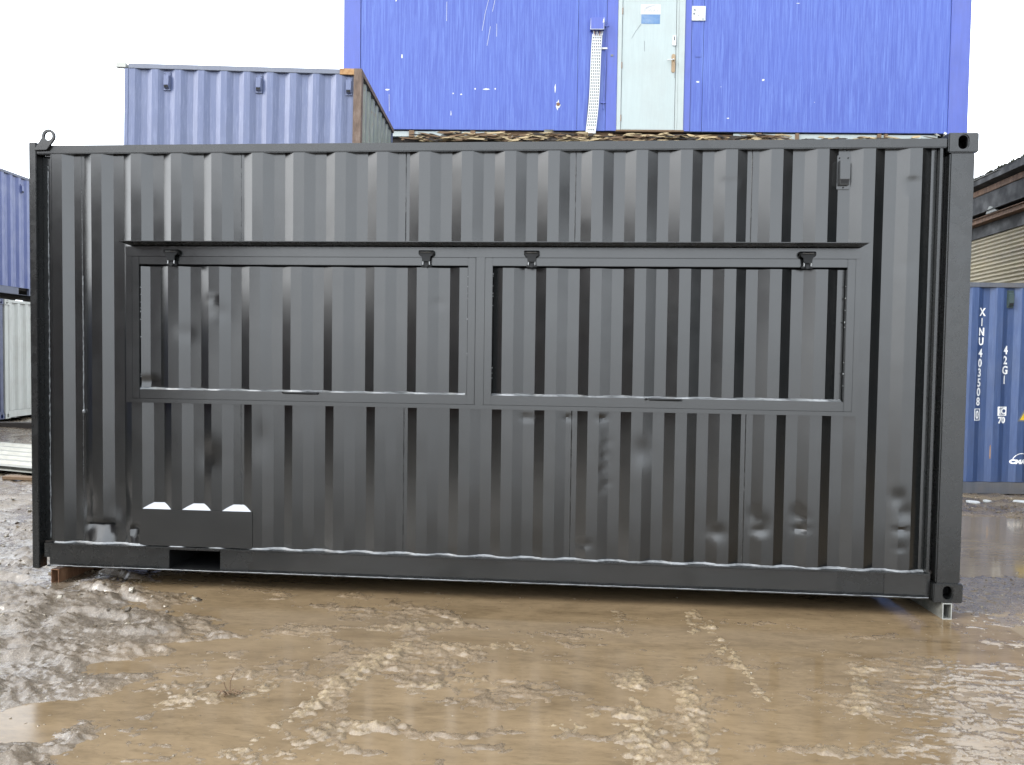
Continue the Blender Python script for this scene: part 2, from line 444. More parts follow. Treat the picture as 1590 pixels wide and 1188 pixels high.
def terrain(X, Y):
    wob = 0.10*fbm(X, Y, 3.1, 3, 5) + 0.04*fbm(X, Y, 11, 3, 8)
    xb = np.interp(Y, XB[:, 0], XB[:, 1])
    left = sstep(-0.22, 0.55, xb + wob + 0.22*fbm(X, Y, 6.0, 3, 15) - X)
    far = sstep(2.9, 4.0, Y + 0.25*wob) * sstep(5.5, 6.3, X)
    farleft = sstep(2.0, 3.0, Y) * (1 - sstep(5.5, 6.3, X))
    rightpeb = sstep(5.75, 6.25, X + wob) * (1 - sstep(0.9, 1.5, Y + wob)) * sstep(-0.55, 0.0, Y)
    ripple = sstep(4.75, 5.4, X + 0.6*wob - 0.15*(Y + 1.2)) * (1 - sstep(-0.85, -0.45, Y + wob))
    land = np.clip(left + far + farleft, 0, 1)
    n_big = fbm(X, Y, 0.9, 4, 21); n_mid = fbm(X, Y, 4.5, 4, 31)
    n_str = fbm(X*0.55 + 0.35*Y, Y*1.5, 5.0, 4, 41); n_fine = fbm(X, Y, 26, 3, 51); n_grit = fbm(X, Y, 75, 2, 61)
    ridg = 1 - np.abs(fbm(X*0.7, Y*1.4, 6.5, 4, 71)); ridg = ridg**3
    rid2 = (1 - np.abs(fbm(X + 0.1*n_mid, Y*1.3, 17, 3, 75)))**4
    wx = X + 0.05*n_mid + 0.02*n_fine; wy = Y + 0.05*fbm(X, Y, 4.1, 3, 36)
    mf = np.zeros_like(X); amp = 1.0; sc = 3.2; wgt = 1.0
    for i in range(6):
        r_ = (1 - np.abs(vnoise(wx*sc*0.8 + wy*sc*0.25 + 7.7*i, wy*sc*1.35 - 3.1*i, 201 + i)*2 - 1))**2
        r_ = r_*wgt; wgt = np.clip(r_*1.8, 0.15, 1); mf = mf + amp*r_; amp *= 0.66; sc *= 2.15
    hl = 0.002 + 0.018*n_big + 0.010*n_mid + 0.029*mf + 0.008*n_fine + 0.009*n_grit
    rs = (1 - np.abs(fbm(X*0.6 + 0.3*Y + 0.08*n_mid, Y*1.7, 9, 4, 45)))**5
    h = -0.0062 - 0.006*np.exp(-((Y - 0.05)/0.35)**2) + 0.005*n_big + 0.007*n_mid + 0.0085*n_str + 0.007*(rs - 0.3) + 0.0065*n_fine + 0.0055*n_grit
    h = h + 0.010*(mf - 0.9)*sstep(0.1, 0.5, n_big + 0.3)
    h = h*(1 - land) + hl*land
    rp = 0.0030 + 0.010*fbm(X*0.7 + 0.3*Y, Y*2.4, 17, 3, 81) + 0.006*fbm(X, Y*1.6, 48, 2, 84)
    h = h*(1 - ripple*0.9) + rp*ripple*0.9
    pb = 0.002 + 0.006*n_mid + 0.006*fbm(X, Y, 34, 3, 91)
    h = h*(1 - rightpeb) + pb*rightpeb
    silt = np.zeros_like(X)
    for x0, y0, x1, y1, wd, hh, si in STREAKS:
        dx, dy = x1 - x0, y1 - y0
        L2 = dx*dx + dy*dy
        t = np.clip(((X - x0)*dx + (Y - y0)*dy)/L2, 0, 1)
        d = np.hypot(X - x0 - t*dx, Y - y0 - t*dy)/1.3
        tread = 0.90 + 0.10*np.sin(2*PI*(t*math.sqrt(L2) + 0.25*d)/0.062 + 3*n_mid)
        m = tread*np.exp(-(d/(wd*(1 + 0.75*n_mid + 0.5*n_fine).clip(0.25, 3)))**2)
        h = h + 0.34*hh*m*(0.8 + 1.1*n_fine + 1.2*n_grit) + 0.0062*m
        silt = np.maximum(silt, m*si*(0.35 + 0.65*sstep(-0.35, 0.35, n_fine + 0.6*n_grit)))
    # small puddles in the left mud, and the wet hollow beside the first bearer
    for px, py, rx, ry in ((1.40, -1.27, 0.20, 0.07), (1.62, -0.36, 0.32, 0.14), (1.36, -1.86, 0.20, 0.22), (1.62, -1.72, 0.16, 0.10), (1.66, -0.98, 0.26, 0.05)):
        m = np.exp(-(((X - px)/rx)**2 + ((Y - py)/ry)**2)**2)
        h = h*(1 - m) - 0.015*m
    # tyre ruts curling through the left mud
    for cxr, cyr, rr, wd in ((-0.6, -3.2, 3.25, 0.05), (-0.6, -3.2, 3.55, 0.04), (-0.2, 3.4, 3.65, 0.05)):
        d = np.hypot(X - cxr, Y - cyr) - rr + 0.06*n_mid
        h = h + land*(0.025*np.exp(-((d - 0.07)/0.035)**2) - 0.03*np.exp(-(d/wd)**2))
    hol = sstep(6.25, 6.6, X)*sstep(0.95, 1.3, Y + 0.6*wob)*(1 - sstep(3.1, 3.6, Y + 0.6*wob))
    h = h - 0.022*hol
    h = h - 0.055*sstep(7.2, 7.8, X)*(1 - sstep(12, 13, X))*sstep(3.9, 4.4, Y)*(1 - sstep(11, 12, Y))
    # clear of container feet
    m = np.exp(-(((X - 0.17)/0.25)**2)) * (np.abs(Y - 1.2) < 1.45)
    h = h*(1 - m) + (0.004 + 0.008*n_fine)*m
    under = sstep(-0.25, 0.1, Y)*(1 - sstep(2.4, 2.8, Y))*sstep(-0.2, 0.1, X)*(1 - sstep(5.9, 6.3, X))
    h = np.where(under > 0.3, np.minimum(h, 0.055), h)
    flood = np.clip(1 - land + 0.0*X, 0, 1)
    grit = np.clip(0.25 + 0.5*rightpeb + 0.5*land + 0.4*ripple, 0, 1)
    return h, np.clip(silt, 0, 1), np.clip(flood*(1 - 0.2*rightpeb) * (0.97 + 0.2*n_mid), 0, 1), grit

def build_ground():
    xs = graded([(-300, -60, 30), (-60, -16, 4), (-16, -6, 0.4), (-6, -1.2, 0.06), (-1.2, 0.9, 0.016), (0.9, 5.8, 0.0105), (5.8, 7.4, 0.02), (7.4, 10, 0.06), (10, 18, 0.4), (18, 60, 4), (60, 300, 30)])
    ys = graded([(-200, -40, 20), (-40, -8, 2), (-8, -2.6, 0.12), (-2.6, 0.10, 0.010), (0.10, 1.4, 0.022), (1.4, 4.8, 0.035), (4.8, 12, 0.08), (12, 24, 0.3), (24, 60, 3), (60, 400, 30)])
    X, Y = np.meshgrid(xs, ys)
    H, silt, flood, grit = terrain(X, Y)
    fade = sstep(24, 14, np.hypot(X - 3, Y)) if False else 1 - sstep(14, 24, np.hypot(X - 3, Y))
    H = H*fade + 0.03*(1 - fade)
    nx, ny = len(xs), len(ys)
    co = np.stack([X, Y, H], -1).reshape(-1, 3).astype(np.float32)
    i = np.arange((ny - 1)*(nx - 1)); r = i//(nx - 1); c = i % (nx - 1)
    q = np.stack([r*nx + c, r*nx + c + 1, (r + 1)*nx + c + 1, (r + 1)*nx + c], -1).astype(np.int32)
    me = bpy.data.meshes.new('ground')
    me.vertices.add(len(co)); me.vertices.foreach_set('co', co.ravel())
    me.loops.add(q.size); me.loops.foreach_set('vertex_index', q.ravel())
    me.polygons.add(len(q)); me.polygons.foreach_set('loop_start', np.arange(0, q.size, 4, dtype=np.int32))
    me.polygons.foreach_set('use_smooth', np.ones(len(q), dtype=bool))
    me.update(calc_edges=True)
    a = me.color_attributes.new('mud', 'FLOAT_COLOR', 'POINT')
    col = np.ones((len(co), 4), np.float32)
    col[:, 0] = silt.ravel(); col[:, 1] = flood.ravel(); col[:, 2] = grit.ravel()
    a.data.foreach_set('color', col.ravel())
    me.materials.append(M['mud'])
    o = link('ground', me); o['kind'] = 'structure'; o['label'] = 'wet churned brown mud of the yard'
    mb = MB()
    for x0, x1, mt, lab in ((0.6, 6.32, 'water', 'murky brown flood water standing over the mud'), (6.32, 9.5, 'lifted_water', 'puddle with its colour lightened against the shade, reaching back to the lettered blue container')):
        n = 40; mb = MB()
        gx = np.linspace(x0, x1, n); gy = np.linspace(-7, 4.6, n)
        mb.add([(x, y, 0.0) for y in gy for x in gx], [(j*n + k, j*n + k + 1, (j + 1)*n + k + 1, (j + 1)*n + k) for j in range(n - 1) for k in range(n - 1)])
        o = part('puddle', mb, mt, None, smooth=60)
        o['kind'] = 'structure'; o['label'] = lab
build_ground()

def build_pebbles():
    t = (1 + 5**0.5)/2
    ic = np.array([(-1, t, 0), (1, t, 0), (-1, -t, 0), (1, -t, 0), (0, -1, t), (0, 1, t), (0, -1, -t), (0, 1, -t), (t, 0, -1), (t, 0, 1), (-t, 0, -1), (-t, 0, 1)])/1.9
    fc = np.array([(0, 11, 5), (0, 5, 1), (0, 1, 7), (0, 7, 10), (0, 10, 11), (1, 5, 9), (5, 11, 4), (11, 10, 2), (10, 7, 6), (7, 1, 8), (3, 9, 4), (3, 4, 2), (3, 2, 6), (3, 6, 8), (3, 8, 9), (4, 9, 5), (2, 4, 11), (6, 2, 10), (8, 6, 7), (9, 8, 1)])
    P = []
    def scatter(n, x0, x1, y0, y1, smin, smax, bias=2.5):
        for _ in range(n):
            P.append((rng.uniform(x0, x1), rng.uniform(y0, y1), smin + (smax - smin)*rng.random()**bias))
    scatter(700, 1.2, 2.5, -2.3, -0.9, 0.0015, 0.006, 4)
    scatter(500, 2.2, 4.6, -2.3, -0.1, 0.001, 0.004, 4)
    scatter(900, 4.6, 6.2, -2.2, -0.6, 0.001, 0.005, 4)
    scatter(1000, 5.9, 7.3, -0.6, 1.2, 0.002, 0.008, 3)
    scatter(1400, -2.2, 1.4, -0.9, 3.5, 0.004, 0.022)
    scatter(500, 6.5, 9.5, 3.2, 4.7, 0.004, 0.02)
    P = np.array(P)
    h, *_ = terrain(P[:, 0], P[:, 1])
    V = []; F = []
    for k, (x, y, s) in enumerate(P):
        a = rng.uniform(0, 2*PI); sc = s*rng.uniform(0.7, 1.3, 3)*np.array([1.3, 1.0, 0.7])
        v = ic*sc*(1 + 0.25*rng.standard_normal((12, 1)))
        ca, sa = math.cos(a), math.sin(a)
        v = np.stack([v[:, 0]*ca - v[:, 1]*sa + x, v[:, 0]*sa + v[:, 1]*ca + y, v[:, 2] + max(h[k], -0.002) + s*0.15], -1)
        V.append(v); F.append(fc + 12*k)
    me = bpy.data.meshes.new('gravel')
    me.from_pydata(np.concatenate(V).tolist(), [], np.concatenate(F).tolist())
    me.materials.append(M['pebble'])
    o = link('gravel', me); o['kind'] = 'stuff'; o['label'] = 'small stones and crumbs of mud strewn over the wet yard'
build_pebbles()

# ------------------------------------------------------------------ corrugated sheet builder
DEP = 0.031
def corr(x, x0, pitch=0.278, dep=DEP):
    k = pitch/0.278
    t = (x - x0) % pitch
    a, b, c = 0.073*k, 0.139*k, 0.212*k
    if t < a: return 0.0
    if t < b: return dep*(t - a)/(b - a)
    if t < c: return dep
    return dep*(pitch - t)/(pitch - c)

def corr_cols(xa, xb, x0, pitch=0.278, fine=True):
    k = pitch/0.278
    br = (0.0, 0.073*k, 0.139*k, 0.212*k)
    cols = {round(xa, 5), round(xb, 5)}
    i = math.floor((xa - x0)/pitch) - 1
    while x0 + i*pitch < xb + pitch:
        for j, bq in enumerate(br):
            x = x0 + i*pitch + bq
            nx = x0 + i*pitch + (br[j + 1] if j < 3 else pitch)
            cand = [x] + ([x + (nx - x)*0.33, x + (nx - x)*0.67] if fine else [])
            for q in cand:
                if xa + 0.002 < q < xb - 0.002: cols.add(round(q, 5))
        i += 1
    return sorted(cols)

def corr_panel(xa, xb, za, zb, x0, pitch=0.278, dz=0.5, hole=None, push=None, y_off=0.0, dep=DEP, fine=False):
    cols = corr_cols(xa, xb, x0, pitch, fine)
    if hole:
        for q in (hole[0], hole[1]):
            if xa < q < xb: cols.append(q)
        cols = sorted(set(cols))
    n = max(1, int(round((zb - za)/dz)))
    rows = list(np.linspace(za, zb, n + 1))
    if hole:
        rows = sorted(set([r for r in rows if min(abs(r - hole[2]), abs(r - hole[3])) > 0.004] + [q for q in (hole[2], hole[3]) if za < q < zb]))
    X, Z = np.meshgrid(np.array(cols), np.array(rows))
    Y = np.array([corr(x, x0, pitch, dep) for x in cols])[None, :] + np.zeros_like(X) + y_off
    if push is not None: Y = Y + push(X, Z)
    mb = MB(); nc = len(cols)
    mb.v = list(map(tuple, np.stack([X, Y, Z], -1).reshape(-1, 3)))
    for r in range(len(rows) - 1):
        zc = 0.5*(rows[r] + rows[r + 1])
        for c in range(nc - 1):
            xc = 0.5*(cols[c] + cols[c + 1])
            if hole and hole[0] < xc < hole[1] and hole[2] < zc < hole[3]: continue
            mb.f.append([r*nc + c, r*nc + c + 1, (r + 1)*nc + c + 1, (r + 1)*nc + c]); mb.mi.append(0)
    return mb

def stadium(cx, cz, hw, hh, n=32):
    """upright oval slot outline"""
    out = []
    for k in range(n):
        a = 2*PI*k/n
        c, s_ = math.cos(a), math.sin(a)
        out.append((cx + hw*c, cz + (hh - hw)*(1 if s_ >= 0 else -1) + hw*s_))
    return out

def casting_mesh(mb, x0, x1, y0, y1, z0, z1, hx, hz, hw=0.028, hh=0.042, rad=0.012):
    """corner casting: block with an oval hole through its front (low-y) face"""
    n = 48
    hole = stadium(hx, hz, hw, hh, n)
    outer = []
    for (px, pz) in hole:
        dx, dz = px - hx, pz - hz
        t = min((x1 - hx)/dx if dx > 1e-9 else 1e9, (x0 - hx)/dx if dx < -1e-9 else 1e9,
                (z1 - hz)/dz if dz > 1e-9 else 1e9, (z0 - hz)/dz if dz < -1e-9 else 1e9)
        outer.append((hx + dx*t, hz + dz*t))
    for (cx, cz) in ((x0, z0), (x1, z0), (x1, z1), (x0, z1)):
        k = min(range(n), key=lambda i: (outer[i][0] - cx)**2 + (outer[i][1] - cz)**2)
        outer[k] = (cx, cz)
    v = [(p[0], y0, p[1]) for p in outer] + [(p[0], y0, p[1]) for p in hole] + [(p[0], y0 + 0.03, p[1]) for p in hole] + [(p[0], y1, p[1]) for p in outer]
    fs = []
    for k in range(n):
        m = (k + 1) % n
        fs += [(k, m, n + m, n + k), (n + k, n + m, 2*n + m, 2*n + k), (3*n + k, 3*n + m, m, k)]
    fs.append(tuple(3*n + k for k in range(n)))
    mb.add(v, fs, 0)
    b = 0.03
    # inner cavity, open towards the hole
    xa, xb_, za, zb_ = x0 + 0.02, x1 - 0.02, z0 + 0.015, z1 - 0.015
    mb.add([(xa, y0 + b, za), (xb_, y0 + b, za), (xb_, y0 + b, zb_), (xa, y0 + b, zb_), (xa, y1 - .02, za), (xb_, y1 - .02, za), (xb_, y1 - .02, zb_), (xa, y1 - .02, zb_)],
           [(4, 5, 6, 7), (0, 1, 5, 4), (1, 2, 6, 5), (2, 3, 7, 6), (3, 0, 4, 7)], 1)
    return mb

def vent_mesh():
    """small ventilator: back plate, hooded cover, dark mouth, rivets. Front faces -y, centred on x, z."""
    mb = MB()
    mb.box(-0.040, 0.040, -0.004, 0.012, -0.105, 0.105)
    mb.prism([(-0.030, 0.066), (-0.004, 0.072), (-0.004, -0.082), (-0.024, -0.082), (-0.034, -0.046)], 'x', -0.030, 0.030)
    mb.box(-0.026, 0.026, -0.033, -0.020, -0.078, -0.044, 1)
    for x, z in ((-0.026, 0.088), (0.026, 0.088), (0, -0.094)):
        mb.tube([(x, -0.004, z), (x, -0.009, z)], 0.006, 8, 1)
    return mb.mesh('vent', ['black', 'void'], 0.002)

# ------------------------------------------------------------------ the black container (hatch kiosk)
L, W, H, ZB = 6.106, 2.438, 2.896, 0.10
X0 = 0.7096
def bumpfold(X, Z, cx, zb, zt, wx, depth):
    """dent: pushed in towards zt with a sharp upper lip, sloping out again to zb"""
    up = np.clip((Z - zb)/(zt - zb), 0, 1)*(Z <= zt) + np.exp(-np.clip(Z - zt, 0, None)/0.012)*(Z > zt)
    return depth*up*np.exp(-((X - cx)/wx)**4)
def gdent(X, Z, cx, cz, rx, rz, depth):
    return depth*np.exp(-((X - cx)/rx)**2 - ((Z - cz)/rz)**2)
def face_push(X, Z):
    p = 0.0014*fbm(X*1.3, Z*0.8, 1.6, 3, 101) + 0.0006*fbm(X, Z*0.7, 8, 2, 107)
    p = p + bumpfold(X, Z, 0.47, 0.285, 0.405, 0.085, 0.050) + bumpfold(X, Z, 0.725, 0.285, 0.395, 0.028, 0.030)
    p = p + gdent(X, Z, 0.40, 0.55, 0.05, 0.10, 0.014) + gdent(X, Z, 0.62, 0.52, 0.06, 0.12, 0.012)
    p = p + bumpfold(X, Z, 4.635, 2.64, 2.715, 0.045, 0.004) + bumpfold(X, Z, 5.734, 2.60, 2.715, 0.035, 0.010)
    for k in range(9):
        p = p + gdent(X, Z, 3.885 + 0.012*math.sin(k*2.1), 1.10 - 0.045*k, 0.016, 0.014, 0.0055*(1 if k % 2 else 0.5))
    for cx, cz, rx, rz, d in ((4.867, 0.51, 0.030, 0.022, 0.013), (4.84, 0.60, 0.035, 0.05, 0.008), (4.895, 0.55, 0.02, 0.05, 0.010), (5.125, 0.53, 0.032, 0.018, 0.014), (5.10, 0.62, 0.025, 0.05, 0.009), (5.14, 0.60, 0.02, 0.03, 0.008), (5.733, 0.54, 0.03, 0.016, 0.014), (5.745, 0.65, 0.035, 0.05, 0.012), (5.712, 0.74, 0.03, 0.05, 0.014),
                              (5.73, 0.43, 0.018, 0.014, 0.009), (3.751, 0.385, 0.035, 0.02, 0.008), (3.385, 1.197, 0.03, 0.012, 0.008), (3.35, 1.20, 0.02, 0.01, 0.006), (3.642, 1.201, 0.03, 0.012, 0.007), (3.861, 1.205, 0.025, 0.014, 0.010),
                              (4.599, 0.49, 0.04, 0.04, 0.010), (4.12, 1.0, 0.05, 0.08, 0.010), (1.25, 0.9, 0.06, 0.1, 0.008), (5.72, 2.2, 0.04, 0.05, 0.002), (1.6, 1.0, 0.05, 0.12, 0.006)):
        p = p + gdent(X, Z, cx, cz, rx, rz, d)
    return p

def build_black():
    T = thing('shipping_container', 'black freshly painted shipping container with two long serving hatches, standing in flood water', 'shipping container', (0, 0, ZB))
    kw = dict(world=True)
    z_lo, z_hi = 0.284, 2.912
    hole = (0.72, 5.41, 1.27, 2.285)
    seams = [0.150, 0.346, 1.458, 2.565, 3.666, 4.770, 5.885]
    for a, b in zip(seams[:-1], seams[1:]):
        mb = corr_panel(a + 0.0012, b - 0.0012, z_lo, z_hi, X0, dz=0.02, hole=hole, push=face_push, y_off=0.004, fine=True)
        part('side_panel', mb, 'black', T, smooth=22, fix=False, **kw)
    for s_ in seams[1:-1]:
        y = 0.004 + corr(s_, X0)
        for za_, zb_ in (((z_lo, z_hi),) if s_ < 0.7 else ((z_lo, 1.25), (2.30, z_hi))):
          mb = MB(); zs = np.linspace(za_, zb_, int((zb_ - za_)*34))
          for z0, z1 in zip(zs[:-1], zs[1:]):
            pu = float(face_push(np.array([s_]), np.array([z0]))[0]); pu1 = float(face_push(np.array([s_]), np.array([z1]))[0])
            r = random.uniform(0.0012, 0.0028)
            mb.add([(s_ - r - .001, y + pu, z0), (s_, y + pu - r, z0), (s_ + r + .001, y + pu, z0), (s_ - r - .001, y + pu1, z1), (s_, y + pu1 - r, z1), (s_ + r + .001, y + pu1, z1)],
                   [(0, 1, 4, 3), (1, 2, 5, 4)])
          part('weld_seam', mb, 'black_thick', T, smooth=60, fix=False, **kw)
    # long weld run near the left end, ending in a blob
    mb = MB(); zs = np.linspace(1.18, 2.1, 40)
    mb.tube([(0.352 + random.uniform(-.0015, .0015), 0.034, z) for z in zs], 0.0035, 6)
    mb.add(*[[(0.352 + 0.011*math.sin(t)*math.cos(p_), 0.034 + 0.011*math.sin(t)*math.sin(p_), 1.18 + 0.016*math.cos(t)) for t in np.linspace(0.05, PI - .05, 6) for p_ in np.linspace(0, 2*PI, 8, endpoint=False)],
             [(i*8 + k, i*8 + (k + 1) % 8, (i + 1)*8 + (k + 1) % 8, (i + 1)*8 + k) for i in range(5) for k in range(8)]])
    part('weld_seam', mb, 'weld', T, smooth=60, **kw)
    # rails
    mb = MB(); mb.box(0.052, 5.928, -0.003, 0.057, 2.909, 2.966)
    part('top_rail', mb, 'black_thick', T, 0.005, smooth=30, **kw)
    mb = MB()
    for a, b in ((0.112, 0.966), (1.322, 5.900)):
        mb.box(a, b, 0.012, 0.020, 0.128, 0.272)
    mb.box(0.112, 5.900, -0.020, 0.055, 0.272, 0.280)
    mb.box(0.966, 1.322, 0.002, 0.020, 0.258, 0.272)
    mb.box(0.112, 5.900, -0.016, 0.012, 0.120, 0.128)
    mb.box(0.075, 0.112, 0.012, 0.02, 0.175, 0.272)
    mb.box(5.900, 5.928, 0.03, 0.038, 0.120, 0.280)
    part('bottom_rail', mb, 'black_thick', T, 0.0015, smooth=30, **kw)
    mb = MB(); mb.box(1.545, 5.35, 0.0085, 0.0115, 0.140, 0.262); mb.box(5.640, 5.890, 0.0085, 0.0115, 0.134, 0.266)
    part('rail_plate', mb, 'black', T, 0.001, **kw)
    mb = MB()    # forklift pocket: open steel tunnel under the floor
    mb.box(0.966, 1.322, 0.020, 2.40, 0.121, 0.127)
    mb.box(0.960, 0.966, 0.020, 2.40, 0.121, 0.262); mb.box(1.322, 1.328, 0.020, 2.40, 0.121, 0.262)
    part('fork_pocket', mb, ['black_matt'], T, **kw)
    # wavy sealant bead along the foot of the side panels, and along rail bottom edge
    mb = MB()
    xs = np.arange(0.16, 5.885, 0.012)
    top = []
    for x in xs:
        y = corr(x, X0) + 0.004 + float(face_push(np.array([x]), np.array([0.285]))[0])
        r = 0.0035 + 0.0045*float(vnoise(np.array([x*9.0]), np.array([0.5]), 5)[0]) + 0.0015*random.random()
        top.append([(x, y + 0.002, 0.284 + r*1.3), (x, y - r*0.7, 0.281 + r*0.75), (x, y - r*1.8, 0.2805)])
    v = [p for t in top for p in t]
    mb.add(v, [(i*3 + j, i*3 + j + 1, i*3 + j + 4, i*3 + j + 3) for i in range(len(top) - 1) for j in range(2)])
    part('sealant_bead', mb, 'weld', T, smooth=80, fix=False, **kw)
    mb = MB()
    pth = [(x, -0.0165 + random.uniform(-.001, .001), 0.128 + random.uniform(-.0012, .0012)) for x in np.arange(0.14, 5.9, 0.03)]
    mb.tube(pth, 0.0035, 5)
    part('sealant_bead', mb, 'weld', T, smooth=80, **kw)
    # left end frame
    mb = MB(); mb.box(0.0, 0.052, -0.006, 0.075, 0.100, 2.986)
    part('corner_post', mb, 'black_thick', T, 0.004, smooth=30, **kw)
    mb = MB(); mb.box(0.053, 0.150, 0.060, 0.068, 0.18, 2.906); mb.box(0.1475, 0.153, 0.002, 0.060, 0.284, 2.906)
    part('post_web', mb, 'black', T, **kw)
    mb = MB(); zs = np.arange(0.30, 2.85, 0.02)
    mb.tube([(0.092 + random.uniform(-.002, .002), 0.058, z) for z in zs], 0.005, 6, taper=[random.uniform(0.3, 1.3) for _ in zs])
    part('sealant_bead', mb, 'weld', T, smooth=80, **kw)
    # lifting eye
    n = 40; cx, cz, ro, ri = 0.150, 3.022, 0.046, 0.028
    outl = []
    bl, br = (0.048, 2.930), (0.138, 2.932)
    for k in range(n):
        a = math.radians(-38) + math.radians(218 + 10)*k/(n - 13) if k < n - 12 else None
        if a is not None: outl.append((cx + ro*math.cos(a), cz + ro*math.sin(a)))
    e0 = outl[-1]
    for q in range(1, 7): outl.append((e0[0] + (bl[0] - e0[0])*q/6, e0[1] + (bl[1] - e0[1])*q/6))
    for q in range(1, 4): outl.append((bl[0] + (br[0] - bl[0])*q/3, bl[1] + (br[1] - bl[1])*q/3))
    s0 = outl[0]
    for q in range(1, 3): outl.append((br[0] + (s0[0] - br[0])*q/3, br[1] + (s0[1] - br[1])*q/3))
    m = len(outl)
    inn = []
    for p in outl:
        a = math.atan2(p[1] - cz, p[0] - cx)
        inn.append((cx + ri*math.cos(a), cz + ri*math.sin(a)))
    mb = MB(); ya, yb = -0.022, -0.007
    mb.v = [(p[0], ya, p[1]) for p in outl] + [(p[0], ya, p[1]) for p in inn] + [(p[0], yb, p[1]) for p in outl] + [(p[0], yb, p[1]) for p in inn]
    for k in range(m):
        j = (k + 1) % m
        for f in ((k, j, m + j, m + k), (2*m + j, 2*m + k, 3*m + k, 3*m + j), (k, 2*m + k, 2*m + j, j), (m + k, m + j, 3*m + j, 3*m + k)):
            mb.f.append(list(f)); mb.mi.append(0)
    part('lifting_eye', mb, 'black_thick', T, 0.0015, smooth=40, **kw)
    # right corner post and castings
    mb = MB(); mb.box(5.946, 6.092, -0.004, 0.15, 0.218, 2.878)
    part('corner_post', mb, 'black_thick', T, 0.008, smooth=30, **kw)
    for z0 in (0.100, 2.878):
        mb = MB(); casting_mesh(mb, 5.930, 6.107, -0.014, 0.148, z0, z0 + 0.118, 6.016, z0 + 0.062)
        part('corner_casting', mb, ['black_thick', 'void'], T, 0.006, smooth=30, **kw)
    mb = MB(); mb.box(5.886, 5.892, -0.004, 0.040, 0.284, 2.906); mb.box(5.892, 5.906, 0.004, 0.010, 0.284, 2.906); mb.box(5.906, 5.944, 0.070, 0.076, 0.284, 2.906)
    part('post_web', mb, 'black_thick', T, **kw)
    # rear and ends
    mb = corr_panel(0.1, 6.0, 0.28, 2.93, 0.1, dz=3); mb.v = [(x, W - 0.01 - y, z) for x, y, z in mb.v]
    part('side_panel', mb, 'black', T, **kw)
    for xe in (0.02, L - 0.02):
        mb = corr_panel(0.1, W - 0.1, 0.28, 2.93, 0.1, dz=3)
        mb.v = [(xe + (y if xe < 1 else -y), x, z) for x, y, z in mb.v]
        part('end_panel', mb, 'black', T, **kw)
    for x in (0.0, L - 0.15):
        mb = MB(); mb.box(x, x + 0.15, W - 0.15, W, 0.1, 2.99)
        part('corner_post', mb, 'black_thick', T, 0.005, **kw)
    mb = MB(); mb.box(0.05, L - 0.1, 0.06, W - 0.06, 2.945, 2.958); mb.box(0.1, L - 0.1, W - 0.07, W - 0.01, 2.905, 2.966)
    for xe in (0.01, L - 0.07): mb.box(xe, xe + 0.06, 0.15, W - 0.15, 2.88, 2.966)
    part('roof', mb, 'black_roof', T, **kw)
    mb = MB(); mb.box(0.05, L - 0.1, 0.056, W - 0.06, 0.262, 0.279); mb.box(0.1, L - 0.1, W - 0.06, W - 0.01, 0.12, 0.279)
    for x in np.arange(0.45, 5.9, 0.3):
        if not 0.85 < x < 1.45: mb.box(x, x + 0.045, 0.056, W - 0.06, 0.14, 0.261)
    part('floor', mb, 'dark_timber', T, **kw)
    # vent
    v = link('vent', vent_mesh(), T); v.location = (5.325, 0.030, 2.768 - ZB)
    # plate closing the old fork pocket behind, with sloped cheeks filling each valley
    mb = MB(); mb.box(0.766, 1.549, -0.001, 0.003, 0.284, 0.533)
    part('cover_plate', mb, 'black', T, 0.0008, **kw)
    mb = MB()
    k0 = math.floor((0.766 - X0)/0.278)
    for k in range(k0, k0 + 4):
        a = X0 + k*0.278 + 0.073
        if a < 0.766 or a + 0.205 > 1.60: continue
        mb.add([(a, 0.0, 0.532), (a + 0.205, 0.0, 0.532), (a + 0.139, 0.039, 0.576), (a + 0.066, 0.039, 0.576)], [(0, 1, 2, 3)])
    part('valley_filler', mb, 'sky_sheen', T, fix=False, label='wedges above the cover plate, coloured pale for the sky they mirror', **kw)
    # hatch opening surround
    mb = MB(); F = -0.044
    mb.box(0.700, 5.426, F, 0.006, 2.224, 2.289)            # header
    mb.box(0.700, 5.426, F, 0.006, 1.254, 1.281)            # sill
    mb.box(0.700, 0.744, F + .002, 0.005, 1.281, 2.224); mb.box(5.392, 5.426, F + .002, 0.005, 1.281, 2.224)
    mb.box(3.0405, 3.0975, F + .001, 0.030, 1.281, 2.224)
    part('opening_frame', mb, 'black', T, 0.002, smooth=30, **kw)
    mb = MB(); mb.prism([(0.004, 2.2895), (-0.180, 2.3020), (-0.180, 2.3065), (0.004, 2.2960)], 'x', 0.735, 5.420)
    part('rain_hood', mb, 'black_thick', T, 0.001, **kw)
    # two top-hung hatches
    for hx0, hx1, hng, han in ((0.7465, 3.0385, (1.030, 2.723), 1.895), (3.0995, 5.3900, (3.397, 5.094), 4.240)):
        mb = MB(); z0, z1 = 1.283, 2.2215; b = 0.048; FF = F - 0.003
        mb.box(hx0, hx0 + b, FF, 0.0, z0, z1); mb.box(hx1 - b, hx1, FF, 0.0, z0, z1)
        mb.box(hx0 + b, hx1 - b, FF + .001, -0.001, z1 - 0.050, z1); mb.box(hx0 + b, hx1 - b, FF + .001, 0.034, z0, z0 + 0.060)
        hat = part('hatch', mb, 'black', T, 0.0025, smooth=30, **kw)
